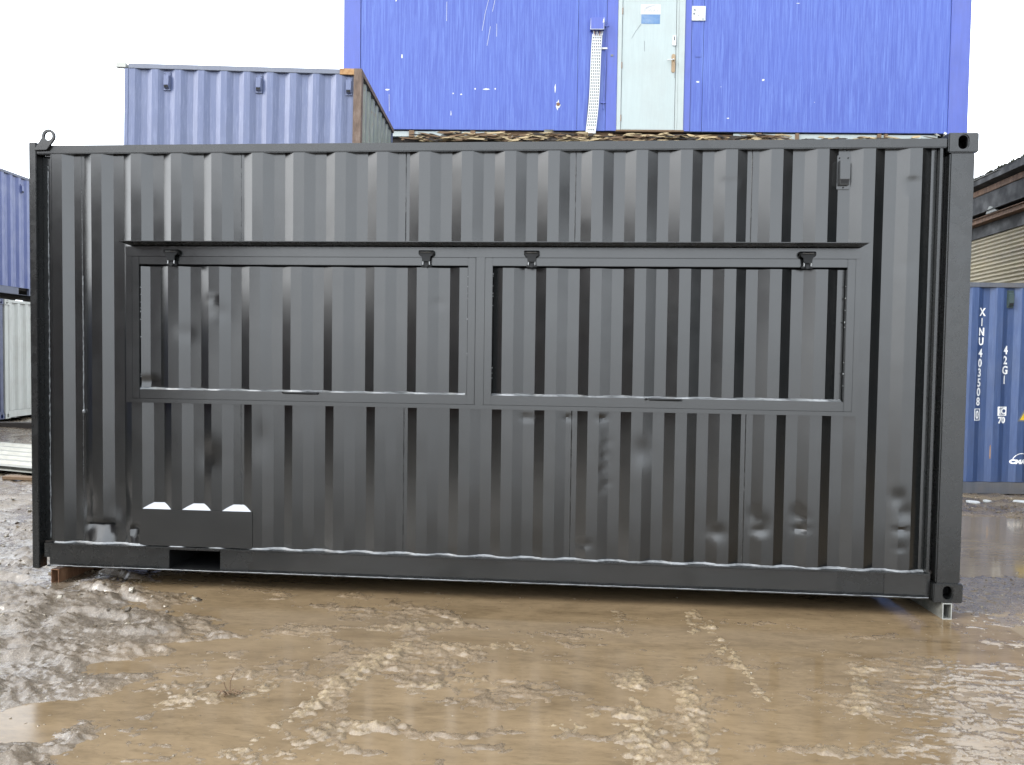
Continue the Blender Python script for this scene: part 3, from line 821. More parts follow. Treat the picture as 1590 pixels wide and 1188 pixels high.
        def hpush(X, Z):
            return 0.0012*fbm(X*1.2, Z*0.8, 2.2, 3, 131) + bumpfold(X, Z, 1.30, 1.895, 1.95, 0.034, 0.006) + gdent(X, Z, 1.33, 1.86, 0.05, 0.05, 0.004) + gdent(X, Z, 1.10, 1.72, 0.05, 0.05, 0.003) + gdent(X, Z, 2.79, 1.93, 0.04, 0.03, 0.002) + gdent(X, Z, 0.83, 1.39, 0.05, 0.03, 0.012)
        mb = corr_panel(hx0 + b + .002, hx1 - b - .003, z0 + 0.058, z1 - 0.062, X0, dz=0.02, push=hpush, y_off=-0.036, fine=True)
        part('hatch_panel', mb, 'black', hat, smooth=22, fix=False, **kw)
        mb = MB(); mb.box(hx0 + b, hx1 - b, 0.036, 0.045, z0 + 0.02, z1 - 0.02)
        part('backing_sheet', mb, 'void', hat, **kw)
        mb = MB()
        xs = np.arange(hx0 + b, hx1 - b, 0.012); top = []
        for x in xs:
            y = corr(x, X0) - 0.036; r = 0.0015*random.random() + 0.008*float(vnoise(np.array([x*7.0]), np.array([2.5]), 9)[0])
            top.append([(x, y + .002, z0 + 0.068 + r), (x, 0.5*(y + FF), z0 + 0.0635 + r*.5), (x, FF + .003, z0 + 0.0602)])
        mb.add([p for t in top for p in t], [(i*3 + j, i*3 + j + 1, i*3 + j + 4, i*3 + j + 3) for i in range(len(top) - 1) for j in range(2)])
        part('sealant_bead', mb, 'weld', hat, smooth=80, fix=False, **kw)
        mb = MB()   # drops of weld along the inner edges of the frame
        for side in (hx0 + b + .003, hx1 - b - .003):
            for q in range(9):
                z = random.uniform(z0 + .1, z1 - .1); r = random.uniform(.003, .0055)
                mb.tube([(side, -.034, z - r), (side, -.034, z), (side, -.034, z + r)], r, 6, taper=[.4, 1, .4])
        part('weld_drop', mb, 'weld', hat, smooth=60, kind='stuff', **kw)
        for x in hng:
            mb = MB(); yb = FF - 0.001; z = 2.236
            mb.prism([(x - 0.043, z + 0.012), (x + 0.043, z + 0.012), (x + 0.043, z - 0.002), (x + 0.028, z - 0.012), (x + 0.025, z - 0.042), (x - 0.025, z - 0.042), (x - 0.028, z - 0.012), (x - 0.043, z - 0.002)], 'y', yb - 0.034, yb - 0.026)
            mb.tube([(x - 0.048, yb - 0.022, z + 0.014), (x + 0.048, yb - 0.022, z + 0.014)], 0.014, 12)
            mb.tube([(x - 0.034, yb - 0.037, z + 0.016), (x + 0.034, yb - 0.037, z + 0.016)], 0.0035, 8, 1)
            mb.box(x - 0.045, x + 0.045, yb - 0.020, yb, z - 0.004, z + 0.030)
            mb.prism([(x - 0.026, z - 0.042), (x + 0.026, z - 0.042), (x + 0.034, z - 0.074), (x - 0.034, z - 0.074)], 'y', yb - 0.016, yb - 0.004)
            for sx in (-1, 1):
                mb.tube([(x + sx*0.021, yb - 0.026, z - 0.040), (x + sx*0.021, yb - 0.026, z - 0.064)], 0.0045, 8, 1)
            mb.tube([(x, yb - 0.02, z - 0.066), (x, yb - 0.028, z - 0.066)], 0.013, 12)
            part('hinge', mb, ['black_matt', 'steel'], hat, 0.001, **kw)
        mb = MB()
        mb.tube([(han - 0.11, FF, 1.336), (han - 0.11, FF - 0.022, 1.338), (han - 0.09, FF - 0.03, 1.338), (han + 0.09, FF - 0.03, 1.336), (han + 0.11, FF - 0.022, 1.336), (han + 0.11, FF, 1.334)], 0.0075, 8)
        part('handle', mb, 'black_matt', hat, smooth=50, **kw)
build_black()

# ------------------------------------------------------------------ bearers under the container
def box_section(name, label, w_, h_, length, t, mats, loc, rz):
    mb = MB()
    o = [(-w_/2, 0), (w_/2, 0), (w_/2, h_), (-w_/2, h_)]; i = [(-w_/2 + t, t), (w_/2 - t, t), (w_/2 - t, h_ - t), (-w_/2 + t, h_ - t)]
    v = [(p[0], 0, p[1]) for p in o] + [(p[0], 0, p[1]) for p in i] + [(p[0], length, p[1]) for p in o] + [(p[0], length, p[1]) for p in i]
    for k in range(4):
        j = (k + 1) % 4
        mb.add([v[k], v[j], v[4 + j], v[4 + k]], [(0, 1, 2, 3)], 1)
        mb.add([v[8 + k], v[8 + j], v[12 + j], v[12 + k]], [(3, 2, 1, 0)], 1)
        mb.add([v[k], v[j], v[8 + j], v[8 + k]], [(0, 3, 2, 1)], 0)
        mb.add([v[4 + k], v[4 + j], v[12 + j], v[12 + k]], [(0, 1, 2, 3)], 0)
    o_ = link(name, mb.mesh(name, mats, fix=False)); o_.location = loc; o_.rotation_euler = (0, 0, rz)
    tag(o_, label, 'steel bearer', 'box section bearers under the black container')
box_section('steel_bearer', 'rusty brown steel box section poking out under the left end of the black container', 0.054, 0.099, 2.5, 0.004, ['rust', 'rust'], (0.166, -0.012, 0.0), -0.03)
box_section('steel_bearer', 'grey steel box section with bright cut end under the right corner of the black container', 0.056, 0.099, 2.5, 0.004, ['galv', 'cut_edge'], (6.012, -0.022, 0.0), 0.06)

# ------------------------------------------------------------------ generic container for the ones around it
def container(name, label, Lc, Hc, mats, loc, rot, x0=0.15, pitch=0.278, group=None, ends=True, posts=True, front='side', vents=(), pockets=(), cast=True, endmat=None, dz=0.6, plain=False):
    """local frame: x along the front face, y away from it, z up; front face at y = 0"""
    wall, rail = mats
    Lx, Wy = (Lc, 2.438) if front == 'side' else (2.438, Lc)
    T = thing(name, label, 'shipping container', loc, rot, group)
    p = 0.052 if plain else 0.11
    faces = (('front', Lx, 0), ('back', Lx, 1), ('left', Wy, 2), ('right', Wy, 3))
    for nm, ln, q in faces:
        mb = corr_panel(p, ln - p, 0.165, Hc - 0.062, x0, pitch, dz=3)
        if q == 0: mb.v = [(x, y + 0.006, z) for x, y, z in mb.v]
        if q == 1: mb.v = [(x, Wy - 0.006 - y, z) for x, y, z in mb.v]
        if q == 2: mb.v = [(y + 0.006, x, z) for x, y, z in mb.v]
        if q == 3: mb.v = [(Lx - 0.006 - y, x, z) for x, y, z in mb.v]
        part('side_panel' if (ln > 2.5) else 'end_panel', mb, (endmat if (endmat and q == 3) else wall), T, smooth=20, fix=False)
    for y in (0.0, Wy - 0.06):
        mb = MB(); mb.box(0.05, Lx - 0.05, y, y + 0.06, Hc - 0.064, Hc - 0.006)
        part('top_rail', mb, rail, T, 0.004)
        mb = MB()
        xs = [0.1] + [q for pk in pockets for q in (pk, pk + 0.36)] + [Lx - 0.1]
        for a, b in zip(xs[::2], xs[1::2]): mb.box(a, b, y + 0.004, y + 0.056, 0.02, 0.160)
        if pockets:
            mb.box(0.1, Lx - 0.1, y + 0.002, y + 0.058, 0.161, 0.168); mb.box(0.1, Lx - 0.1, y + 0.002, y + 0.058, 0.012, 0.0195)
        part('bottom_rail', mb, rail, T, 0.003)
    for x in (0.0, Lx - 0.06):
        mb = MB(); mb.box(x, x + 0.06, 0.062, Wy - 0.062, Hc - 0.064, Hc - 0.007)
        part('top_rail', mb, rail, T, 0.004)
        mb = MB(); mb.box(x + 0.004, x + 0.056, 0.062, Wy - 0.062, 0.02, 0.160)
        part('bottom_rail', mb, rail, T, 0.003)
    if plain:
        for x in (0.0, Lx - 0.055):
            for y in (0.0, Wy - 0.055):
                mb = MB(); mb.box(x + 0.003, x + 0.052, y + 0.003, y + 0.052, 0.0, Hc - 0.065)
                part('corner_post', mb, wall, T, 0.004)
    for x in (() if plain else (0.0, Lx - 0.12)):
        for y in (0.0, Wy - 0.12):
            mb = MB(); mb.box(x + 0.006, x + 0.114, y + 0.006, y + 0.114, 0.1185, Hc - 0.1185)
            part('corner_post', mb, rail, T, 0.006)
            for z in (0, Hc - 0.118):
                mb = MB()
                xa, xb_ = (x - 0.004, x + 0.158) if x == 0 else (x - 0.038, x + 0.124)
                if y == 0: casting_mesh(mb, xa, xb_, -0.005, 0.15, z, z + 0.118, 0.5*(xa + xb_), z + 0.06)
                else: mb.box(xa, xb_, y - 0.03, y + 0.124, z, z + 0.118)
                part('corner_casting', mb, [rail, 'void'], T, 0.004)
    mb = MB(); mb.box(0.061, Lx - 0.061, 0.061, Wy - 0.061, Hc - 0.030, Hc - 0.018)
    part('roof', mb, 'old_roof', T)
    mb = MB(); mb.box(0.06, Lx - 0.06, 0.06, Wy - 0.06, 0.120, 0.158)
    part('floor', mb, 'dark_timber', T)
    for k, (vx, vz) in enumerate(vents):
        o = link('vent', VENT[wall], T); o.location = (vx, 0.006 + corr(vx, x0, pitch) - 0.012, vz)
    return T
VENT = {}
for nm in ('faded_blue', 'stack_blue', 'code_blue', 'cream_white', 'deep_blue'):
    me = vent_mesh(); me.materials[0] = M['vent_green'] if nm == 'code_blue' else M[nm]; VENT[nm] = me

# camera-facing frame of the yard behind: right and forward directions on the ground
RT = Vector((math.cos(YAW), -math.sin(YAW), 0)); FW = Vector((math.sin(YAW), math.cos(YAW), 0)); C0 = Vector((3.669, -4.943, 0))
def yard(r, f, z=0.0):
    p = C0 + RT*r + FW*f
    return (p.x, p.y, z)

# right: worn blue container seen at its lettered end
TB = container('shipping_container', 'worn blue container end with white code letters, at right before the shed', 6.058, 2.591, ('code_blue', 'code_rail'),
               yard(5.25, 9.31, -0.03), (0, 0, -YAW), x0=0.30, pitch=0.30, front='end', vents=((0.767, 2.39),), group='containers around the yard')
def text_mesh(body, size, xs=1.0, bold=0.0, align='CENTER', shear=0.0):
    cu = bpy.data.curves.new('txt', 'FONT')
    cu.body = body; cu.size = size; cu.align_x = align; cu.offset = bold; cu.shear = shear
    cu.resolution_u = 3
    ob = bpy.data.objects.new('txt', cu); C.objects.link(ob)
    dg = bpy.context.evaluated_depsgraph_get()
    me = bpy.data.meshes.new_from_object(ob.evaluated_get(dg))
    bpy.data.objects.remove(ob); bpy.data.curves.remove(cu)
    for v in me.vertices: v.co = (v.co.x*xs, 0.0, v.co.y)
    return me
def on_corr(me, x, z, x0, pitch, gap=0.002, base=0.006):
    """lay a flat print on the folded sheet: cut it at the folds and press it on"""
    bm = bmesh.new(); bm.from_mesh(me)
    bmesh.ops.translate(bm, verts=bm.verts, vec=(x, 0, z))
    k = pitch/0.278
    xs = [v.co.x for v in bm.verts]; lo, hi = min(xs), max(xs)
    i = math.floor((lo - x0)/pitch) - 1
    while x0 + i*pitch < hi + pitch:
        for b in (0.0, 0.073*k, 0.139*k, 0.212*k):
            for e in (0.0,):
                q = x0 + i*pitch + b + e
                if lo < q < hi:
                    bmesh.ops.bisect_plane(bm, geom=bm.verts[:] + bm.edges[:] + bm.faces[:], plane_co=(q, 0, 0), plane_no=(1, 0, 0))
        i += 1
    for v in bm.verts: v.co.y = base + corr(v.co.x, x0, pitch) - gap
    bm.to_mesh(me); bm.free()
    return me
def letter(T, body, x, z, size, xs=0.8, bold=0.004, mat='print_white', x0=0.30, pitch=0.30, name='letter', shear=0.0, align='CENTER'):
    me = on_corr(text_mesh(body, size, xs, bold, align, shear), x, z, x0, pitch)
    me.materials.append(M[mat])
    return link(name, me, T)
def flat_print(T, pts_list, mat, name, x0=0.30, pitch=0.30, gap=0.002):
    mb = MB()
    for pts in pts_list: mb.add([(p[0], 0, p[1]) for p in pts], [tuple(range(len(pts)))])
    me = mb.mesh(name, mat, fix=False)
    me = on_corr(me, 0, 0, x0, pitch, gap)
    return link(name, me, T)
def ring(x0, x1, z0, z1, t):
    return [[(x0, z0), (x1, z0), (x1, z0 + t), (x0, z0 + t)], [(x0, z1 - t), (x1, z1 - t), (x1, z1), (x0, z1)],
            [(x0, z0 + t), (x0 + t, z0 + t), (x0 + t, z1 - t), (x0, z1 - t)], [(x1 - t, z0 + t), (x1, z0 + t), (x1, z1 - t), (x1 - t, z1 - t)]]
PXM = 9.31/1193.0
def bz(y): return 1.639 + (560.5 - y)*PXM      # picture row to height on that end wall, for laying out the code column
for i, ch in enumerate('XINU403508'):
    y = (484, 499.5, 514.5, 529.5, 548, 563.5, 578.5, 594, 608.5, 623.5)[i]
    letter(TB, ch, 0.440 - 0.0022*i, bz(y) - 0.050, 0.130 if i < 4 else 0.138, 0.82, 0.004)
letter(TB, '0', 0.413, bz(644) - 0.050, 0.135, 0.70, 0.004)
flat_print(TB, ring(0.372, 0.454, bz(653.5), bz(635), 0.008), 'print_white', 'letter_box')
for i, ch in enumerate('42G1'):
    letter(TB, ch, 0.738 - 0.002*i, bz((543, 558.5, 574, 589)[i]) - 0.050, 0.138, 0.84, 0.004)
zb, zt = bz(645.5), bz(631.5)
flat_print(TB, ring(0.652, 0.778, zb, zt, 0.012) + [[(0.690, zb + .012), (0.702, zb + .012), (0.702, zt - .012), (0.690, zt - .012)]] + [[(0.664, zb + .012), (0.672, zb + .012), (0.672, zt - .012), (0.664, zt - .012)]], 'print_white', 'letter_box')
letter(TB, 'C', 0.735, zb + 0.022, 0.10, 1.0, 0.004)
letter(TB, 'i', 0.681, zb + 0.028, 0.07, 0.9, 0.003)
letter(TB, '70', 0.712, bz(657), 0.105, 1.0, 0.005)
letter(TB, 'CMA CGM', 0.832, bz(720), 0.066, 1.25, 0.005, align='LEFT', shear=0.12)
arc = []
for k in range(14):
    a0, a1 = math.radians(165 - k*11.5), math.radians(165 - (k + 1)*11.5)
    c_ = (0.965, bz(717.5)); r0, r1 = 0.100, 0.108
    arc.append([(c_[0] + r0*math.cos(a0), c_[1] + r0*math.sin(a0)), (c_[0] + r0*math.cos(a1), c_[1] + r0*math.sin(a1)), (c_[0] + r1*math.cos(a1), c_[1] + r1*math.sin(a1)), (c_[0] + r1*math.cos(a0), c_[1] + r1*math.sin(a0))])
flat_print(TB, arc, 'print_white', 'logo_arc')
flat_print(TB, [[(0.895, bz(654)), (1.145, bz(654)), (1.02, bz(654) + 0.225)]], 'print_dark', 'warning_sticker', gap=0.002)
flat_print(TB, [[(0.925, bz(654) + 0.017), (1.115, bz(654) + 0.017), (1.02, bz(654) + 0.185)]], 'yellow', 'warning_sticker', gap=0.0035)
mb = MB(); mb.add([(0.578, 0, bz(713)), (0.588, 0, bz(713)), (0.586, 0, bz(691)), (0.578, 0, bz(693))], [(0, 1, 2, 3)])
link('rust_scrape', on_corr(mb.mesh('rust_scrape', 'orange_rust', fix=False), 0, 0, 0.30, 0.30), TB)

# left: stack of containers running away from the camera
def left_container(label, f0, ln, z, h, mats, x0, **k):
    # its visible long side faces right; local x runs towards the camera's far side
    ang = -YAW + PI/2
    return container('shipping_container', label, ln, h, mats, yard(-10.66, f0, z), (0, 0, ang), x0=x0, group='containers around the yard', **k)
left_container('pale blue container stacked on top of the white one at the far left', 13.2, 12.19, 2.735, 2.591, ('stack_blue', 'stack_rail'), 0.12, vents=((3.55, 2.30),), pockets=(3.42, 5.2, 7.0, 9))
left_container('white corrugated container at ground level under the pale blue one', 16.15, 6.058, 0.10, 2.52, ('cream_white', 'cream_white'), 0.16)
left_container('dark blue container at the far left edge, next to the white one', 10.05, 6.058, 0.10, 2.52, ('deep_blue', 'deep_blue'), 0.16)
mb = MB(); mb.box(0, 4.2, 0, 0.2, 0, 0.15)
o = part('timber_beam', mb, 'dark_timber', None, 0.006); o.location = yard(-11.95, 15.0, -0.02); o.rotation_euler = (0, 0, -YAW)
tag(o, 'black timber beam lying on the mud in front of the white container', 'beam')

# the same double stack carries on along the left towards and past the camera (it shows as dark bands in the black paint)
M['rust_red_wall'] = paint_mat('rust_red_container_paint', (0.070, 0.022, 0.017), 0.55, 0.25, (0.05, 0.03, 0.025), 0.4)
for f0, ln, z, h, mt, lab in ((3.85, 6.058, 0.10, 2.52, 'deep_blue', 'dark blue container at ground level in the left stack, beside the camera'),
                              (-8.5, 12.19, 0.10, 2.52, 'rust_red_wall', 'long dark red container at ground level in the left stack, behind the camera'),
                              (-11.4, 12.19, 2.735, 2.591, 'rust_red_wall', 'long dark red container on top of the other red one in the left stack')):
    left_container(lab, f0, ln, z, h, (mt, mt), 0.16)

# behind: short faded blue container standing on another one
TF = container('shipping_container', 'short faded blue container with three vents and rusty corner, raised behind the black one', 2.80, 2.39, ('faded_blue', 'faded_blue_grey'),
               (-1.709, 3.86, 2.60), (0, 0.0145, 0.0787), x0=0.056, pitch=0.272, vents=((0.50, 2.19), (1.588, 2.19), (2.655, 2.19)), group='containers around the yard', endmat='green_wall', plain=True)
mb = MB(); mb.box(-0.10, 0.02, 0.0, 0.06, 2.334, 2.388)
part('top_rail', mb, 'cream_white', TF, 0.003, label='torn pale rail end sticking out')
mb = MB(); mb.box(2.55, 2.801, -0.008, 0.020, 2.318, 2.392)
part('corner_casting', mb, 'orange_rust', TF, 0.004, label='orange rusted corner of the top rail')
mb = MB(); mb.box(2.715, 2.812, -0.010, 0.090, 0.12, 2.394)
part('corner_post', mb, 'dull_rust', TF, 0.004, label='rusty brown corner post')
mb = MB(); mb.box(2.755, 2.812, 0.09, 2.44, 2.33, 2.394)
part('top_rail', mb, 'dull_rust', TF, 0.004, label='rusty end rail')
container('shipping_container', 'blue container beneath the short faded one behind the black container', 6.058, 2.591, ('faded_blue', 'faded_blue_grey'),
          (-1.75, 3.84, 0.0), (0, 0, 0.0787), group='containers around the yard')

# ------------------------------------------------------------------ blue site cabin on top of two older units
CA = 0.0587
def build_cabin():
    T = thing('site_cabin', 'tall bright blue site cabin with a pale door, standing on top of other units behind', 'site cabin', (-0.05, 7.20, 5.168), (0, 0, CA))
    Lc, Hc, Wc = 9.84, 2.75, 3.0
    cuts = [0.0, 0.27, 3.72, 4.17, 4.345]
    for a, b in zip(cuts[:-1], cuts[1:]):
        mb = MB(); mb.box(a + .002, b - .002, 0.0 if b - a > 0.3 else -0.010, 0.06, 0.0, Hc)
        part('wall_panel', mb, 'cabin_blue' if b - a > 0.3 else 'cabin_trim', T, 0.003)
    cuts = [5.395, 5.50, 5.69, 9.53, 9.84]
    for a, b in zip(cuts[:-1], cuts[1:]):
        mb = MB(); mb.box(a + .002, b - .002, 0.0 if b - a > 0.33 or b == 5.69 else -0.010, 0.06, -0.02 if b > 9.8 else 0.0, Hc)
        part('wall_panel', mb, 'cabin_blue' if b - a > 0.33 or b == 5.69 else 'cabin_trim', T, 0.003)
    mb = MB(); mb.box(4.345, 5.395, 0.0, 0.06, 2.12, Hc); part('wall_panel', mb, 'cabin_blue', T, 0.003)
    mb = MB(); mb.box(0, Lc, Wc - 0.06, Wc, 0, Hc); mb.box(0, 0.06, 0.06, Wc - .06, 0, Hc); mb.box(Lc - .06, Lc, .06, Wc - .06, 0, Hc)
    part('rear_wall', mb, 'cabin_blue', T)
    mb = MB(); mb.box(-0.05, Lc + .05, -0.06, Wc + .05, Hc, Hc + 0.10); part('roof', mb, 'old_roof', T, 0.01)
    mb = MB(); mb.box(0.06, Lc - .06, 0.06, Wc - .06, 0.0, 0.05); part('floor', mb, 'dark_timber', T)
    # door
    mb = MB(); mb.box(4.345, 4.408, -0.022, 0.05, 0.012, 2.12); mb.box(5.300, 5.394, -0.022, 0.05, 0.012, 2.12); mb.box(4.408, 5.300, -0.022, 0.05, 2.055, 2.12); mb.box(5.262, 5.300, -0.012, 0.05, 0.012, 2.055)
    part('door_frame', mb, 'door_frame', T, 0.003)
    mb = MB(); mb.box(4.335, 5.405, -0.04, 0.06, -0.018, 0.011)
    part('door_sill', mb, 'brown_timber', T, 0.003)
    mb = MB(); mb.box(4.414, 5.256, -0.012, 0.035, 0.018, 2.050)
    door = part('door', mb, 'door', T, 0.003)
    for z in (0.20, 1.02, 1.86):
        mb = MB(); mb.tube([(4.411, -0.016, z - 0.05), (4.411, -0.016, z + 0.05)], 0.009, 8)
        part('hinge', mb, 'rust', door, smooth=40)
    mb = MB()
    pl = stadium(5.222, 1.055, 0.030, 0.145, 24)
    mb.prism(pl, 'y', -0.022, -0.012); mb.tube([(5.222, -0.02, 1.10), (5.222, -0.07, 1.10)], 0.011, 8); mb.tube([(5.222, -0.066, 1.10), (5.20, -0.068, 1.095), (5.12, -0.066, 1.09)], 0.010, 8, 1)
    part('handle', mb, ['brass', 'white'], door, smooth=40)
    mb = MB(); mb.box(5.205, 5.252, -0.030, -0.012, 1.330, 1.480); mb.box(5.214, 5.243, -0.033, -0.030, 1.40, 1.47, 1)
    part('lock', mb, ['steel', 'print_dark'], door, 0.002)
    mb = MB(); mb.box(4.695, 5.005, -0.0140, -0.0122, 1.815, 1.965)
    sg = part('sign', mb, 'white', door, label='white sticker with faded lettering')
    me = text_mesh('E WAY', 0.075, 1.0, 0.002); me.transform(Matrix.Translation((4.86, -0.0145, 1.845))); me.materials.append(M['print_grey']); link('lettering', me, door)
    sw = []
    for k in range(8):
        t0, t1 = k/8, (k + 1)/8
        def cv(t, o): return (4.765 + 0.20*t, 1.905 + 0.045*math.sin(t*1.9) + o*(1 - t)*0.022)
        sw.append([cv(t0, -1), cv(t1, -1), cv(t1, 1), cv(t0, 1)])
    mb = MB()
    for q in sw: mb.add([(p[0], -0.0146, p[1]) for p in q], [(0, 1, 2, 3)])
    part('lettering', mb, 'print_grey', door, fix=False)
    mb = MB(); mb.box(4.705, 4.998, -0.0140, -0.0122, 1.665, 1.810)
    part('sign', mb, 'sticker_blue', door, 0.0, label='faded blue sticker below the white one')
    for pth, r in (([(4.70, 1.66), (4.62, 1.55), (4.56, 1.44)], 0.003), ([(4.755, 1.40), (4.762, 1.395), (4.765, 1.24)], 0.003), ([(5.25, 1.33), (5.25, 1.27)], 0.003), ([(5.249, 0.90), (5.249, 0.83)], 0.004)):
        mb = MB(); mb.tube([(p[0], -0.0125, p[1]) for p in pth], r, 4)
        part('scratch', mb, 'print_dark', door)
    # notice
    mb = MB(); mb.box(5.495, 5.710, -0.016, -0.0105, 1.720, 1.945)
    no = part('notice_plate', mb, 'notice', T, 0.001)
    mb = MB()
    for x, z, r in ((5.535, 1.885, 0.013), (5.53, 1.825, 0.016), (5.55, 1.88, 0.008), (5.67, 1.745, 0.01), (5.60, 1.80, 0.007)):
        mb.tube([(x, -0.0161, z), (x, -0.018, z)], r, 7)
    part('rivet', mb, 'print_dark', no)
    # bracket seam low on the right trim
    mb = MB(); mb.box(5.565, 5.655, -0.006, -0.0005, 1.16, 1.23); part('wall_patch', mb, 'cabin_blue', T, 0.002)
    # junction box, cable tray, wires, conduit
    mb = MB(); mb.box(3.905, 4.120, -0.085, -0.0005, 1.545, 1.735)
    part('junction_box', mb, 'cabin_trim', T, 0.006)
    mb = MB()
    for q in ring(3.906, 4.119, 1.546, 1.734, 0.006):
        if random.random() < 0.7: mb.add([(p[0] + random.uniform(-.004, .004), -0.0862, p[1] + random.uniform(-.003, .003)) for p in q], [(0, 1, 2, 3)])
    mb.add([(4.095, -0.0864, 1.65), (4.12, -0.0864, 1.66), (4.118, -0.0864, 1.72), (4.10, -0.0864, 1.70)], [(0, 1, 2, 3)])
    part('paint_chip', mb, 'white', T, fix=False)
    mb = MB()
    rows, colsn = 66, 11
    def tp(u, v):     # u across 0..1, v up 0..1; slightly crooked strip
        cxx = 3.935 + 0.095*v + 0.014*math.sin(v*5)
        return (cxx - 0.08 + 0.16*u, -0.050, -0.055 + 1.545*v)
    us = np.linspace(0, 1, colsn + 1); vs = np.linspace(0, 1, rows + 1)
    grid = [tp(u, v) for v in vs for u in us]
    fs = []
    for r in range(rows):
        for c in range(colsn):
            if r % 2 == 1 and c % 2 == 1 and r > 4: continue
            if r == 2 and c in (2, 4, 6, 8): continue
            fs.append((r*(colsn + 1) + c, r*(colsn + 1) + c + 1, (r + 1)*(colsn + 1) + c + 1, (r + 1)*(colsn + 1) + c))
    mb.add(grid, fs)
    tray = part('cable_tray', mb, 'white', T, fix=False, label='white perforated cable tray hanging crooked')
    mb = MB(); mb.add([(p[0], -0.012, p[2]) for p in (tp(0.02, 0.0), tp(.98, 0), tp(.98, .5), tp(0.98, 1), tp(0.02, 1), tp(0.02, .5))], [(0, 1, 2, 3, 4, 5)])
    part('tray_shade', mb, 'shed_black', tray, fix=False)  # black sheet stands in for shade seen through the tray slots
    mb = MB()
    for k in range(7):
        x = 3.95 + 0.025*k
        mb.tube([(x, -0.04, 1.56), (x + random.uniform(-.01, .01), -0.05, 1.52), (x + random.uniform(-.012, .012), -0.055, 1.46)], 0.005, 5, k % 3)
    part('wire', mb, ['white', 'orange_rust', 'print_grey'], T)
    mb = MB(); mb.tube([(4.165, -0.02, 1.66), (4.160, -0.02, 1.0), (4.130, -0.02, 0.33)], 0.007, 6)
    for z, x in ((1.63, 4.165), (0.44, 4.135)): mb.box(x - 0.04, x + 0.03, -0.024, -0.0005, z - 0.012, z + 0.012)
    part('conduit', mb, 'cabin_trim', T)
    mb = MB(); mb.box(4.09, 4.18, -0.03, -0.018, 1.265, 1.292)
    part('clip', mb, 'white', T, 0.002)
    mb = MB(); mb.box(4.235, 4.275, -0.016, -0.010, 1.16, 1.19); part('clip', mb, 'print_dark', T)
    # flaked paint
    def flake(x, z, rx, rz, n=11):
        return [(x + rx*math.cos(2*PI*k/n)*random.uniform(.45, 1.1), -0.0022, z + rz*math.sin(2*PI*k/n)*random.uniform(.45, 1.1)) for k in range(n)]
    for x, z, rx, rz in ((3.415, 0.40, 0.055, 0.13), (3.37, 0.66, 0.018, 0.10), (0.93, 1.14, 0.02, 0.055), (0.70, 0.62, 0.05, 0.028), (1.75, 0.57, 0.02, 0.02), (1.88, 0.555, 0.025, 0.02), (2.28, 0.64, 0.10, 0.02), (2.10, 0.64, 0.02, 0.022), (2.42, 0.645, 0.018, 0.025),
                         (5.61, 0.775, 0.04, 0.022), (6.64, 0.81, 0.03, 0.025), (6.1, 0.21, 0.04, 0.015), (7.15, 2.0, 0.05, 0.01), (0.83, 2.02, 0.02, 0.03), (1.72, 0.25, 0.012, 0.07), (7.45, 0.47, 0.008, 0.01), (5.98, 0.7, 0.008, 0.01), (9.50, -0.0, 0.06, 0.035)):
        mb = MB(); mb.add(flake(x, z, rx*0.75, rz*0.75), [tuple(range(11))]); part('paint_chip', mb, 'white', T, fix=False)
    mb = MB(); mb.tube([(3.42, 0.0, 0.41), (3.42, -0.006, 0.41)], 0.03, 8); part('rust_spot', mb, 'rust', T)
    for pth in ([(2.30, 2.05), (2.25, 1.85), (2.20, 1.55)], [(2.40, 2.05), (2.36, 1.85)], [(2.33, 1.62), (2.28, 1.32)], [(2.43, 1.66), (2.43, 1.46)], [(1.635, 2.0), (1.635, 1.7)], [(0.73, 0.55), (0.735, 0.28)]):
        mb = MB(); mb.tube([(p[0], -0.001, p[1]) for p in pth], 0.003, 4)
        part('scratch', mb, 'white', T)
    # base: pale steel beam and rotten timber falling apart below the wall
    for a, b in ((0.55, 2.45), (6.2, 9.40)):
        mb = MB(); mb.box(a, b, 0.03, 0.10, -0.105, -0.020); part('base_beam', mb, 'door_frame', T, 0.003)
    for x in (1.05, 2.03, 2.5, 6.55, 7.17, 8.45, 8.56):
        mb = MB(); mb.box(x, x + random.uniform(0.05, 0.09), 0.0, 0.05, -0.12, -0.012); part('floor_joist', mb, 'brown_timber', T, 0.003)
    mb = MB(); mb.box(2.46, 4.3, 0.06, 0.2, -0.075, -0.005); mb.box(4.3, 6.19, 0.06, 0.2, -0.075, -0.03); part('floor_joist', mb, 'brown_timber', T)
    mb = MB(); mb.box(-0.02, 9.86, 0.105, 0.30, -0.27, -0.078); part('rotten_beam', mb, 'dark_timber', T)
    mb = MB()
    for k in range(620):
        x = random.uniform(0.85, 9.3); dens = 1 if 1.2 < x < 7.0 else 0.25
        if random.random() > dens: continue
        ln = random.uniform(0.05, 0.34)*(1.3 if random.random() < .3 else 1); h = random.uniform(0.006, 0.030)
        z = -0.055 - 0.125*random.random()**0.8 + 0.010*math.sin(x*4); y = random.uniform(-0.07, 0.03); a = random.gauss(0, 0.10); b = random.gauss(0, 0.25)
        q = random.random(); mi = 0 if q < 0.42 else 1 if q < 0.78 else 2
        pts = [(-ln/2, -h*.3), (-ln*.2, -h*random.uniform(.4, .9)), (ln*.3, -h*.6), (ln/2, 0), (ln*.25, h*random.uniform(.2, .7)), (-ln*.3, h*.5)]
        v = []
        for dy in (-0.012, 0.012):
            for px_, pz in pts:
                v.append((x + px_*math.cos(a)*math.cos(b) - pz*math.sin(a), y + dy + px_*math.sin(b), z + px_*math.sin(a) + pz*math.cos(a)))
        n = 6
        mb.add(v, [tuple(range(n)), tuple(range(2*n - 1, n - 1, -1))] + [(i, i + n, (i + 1) % n + n, (i + 1) % n) for i in range(n)], mi)
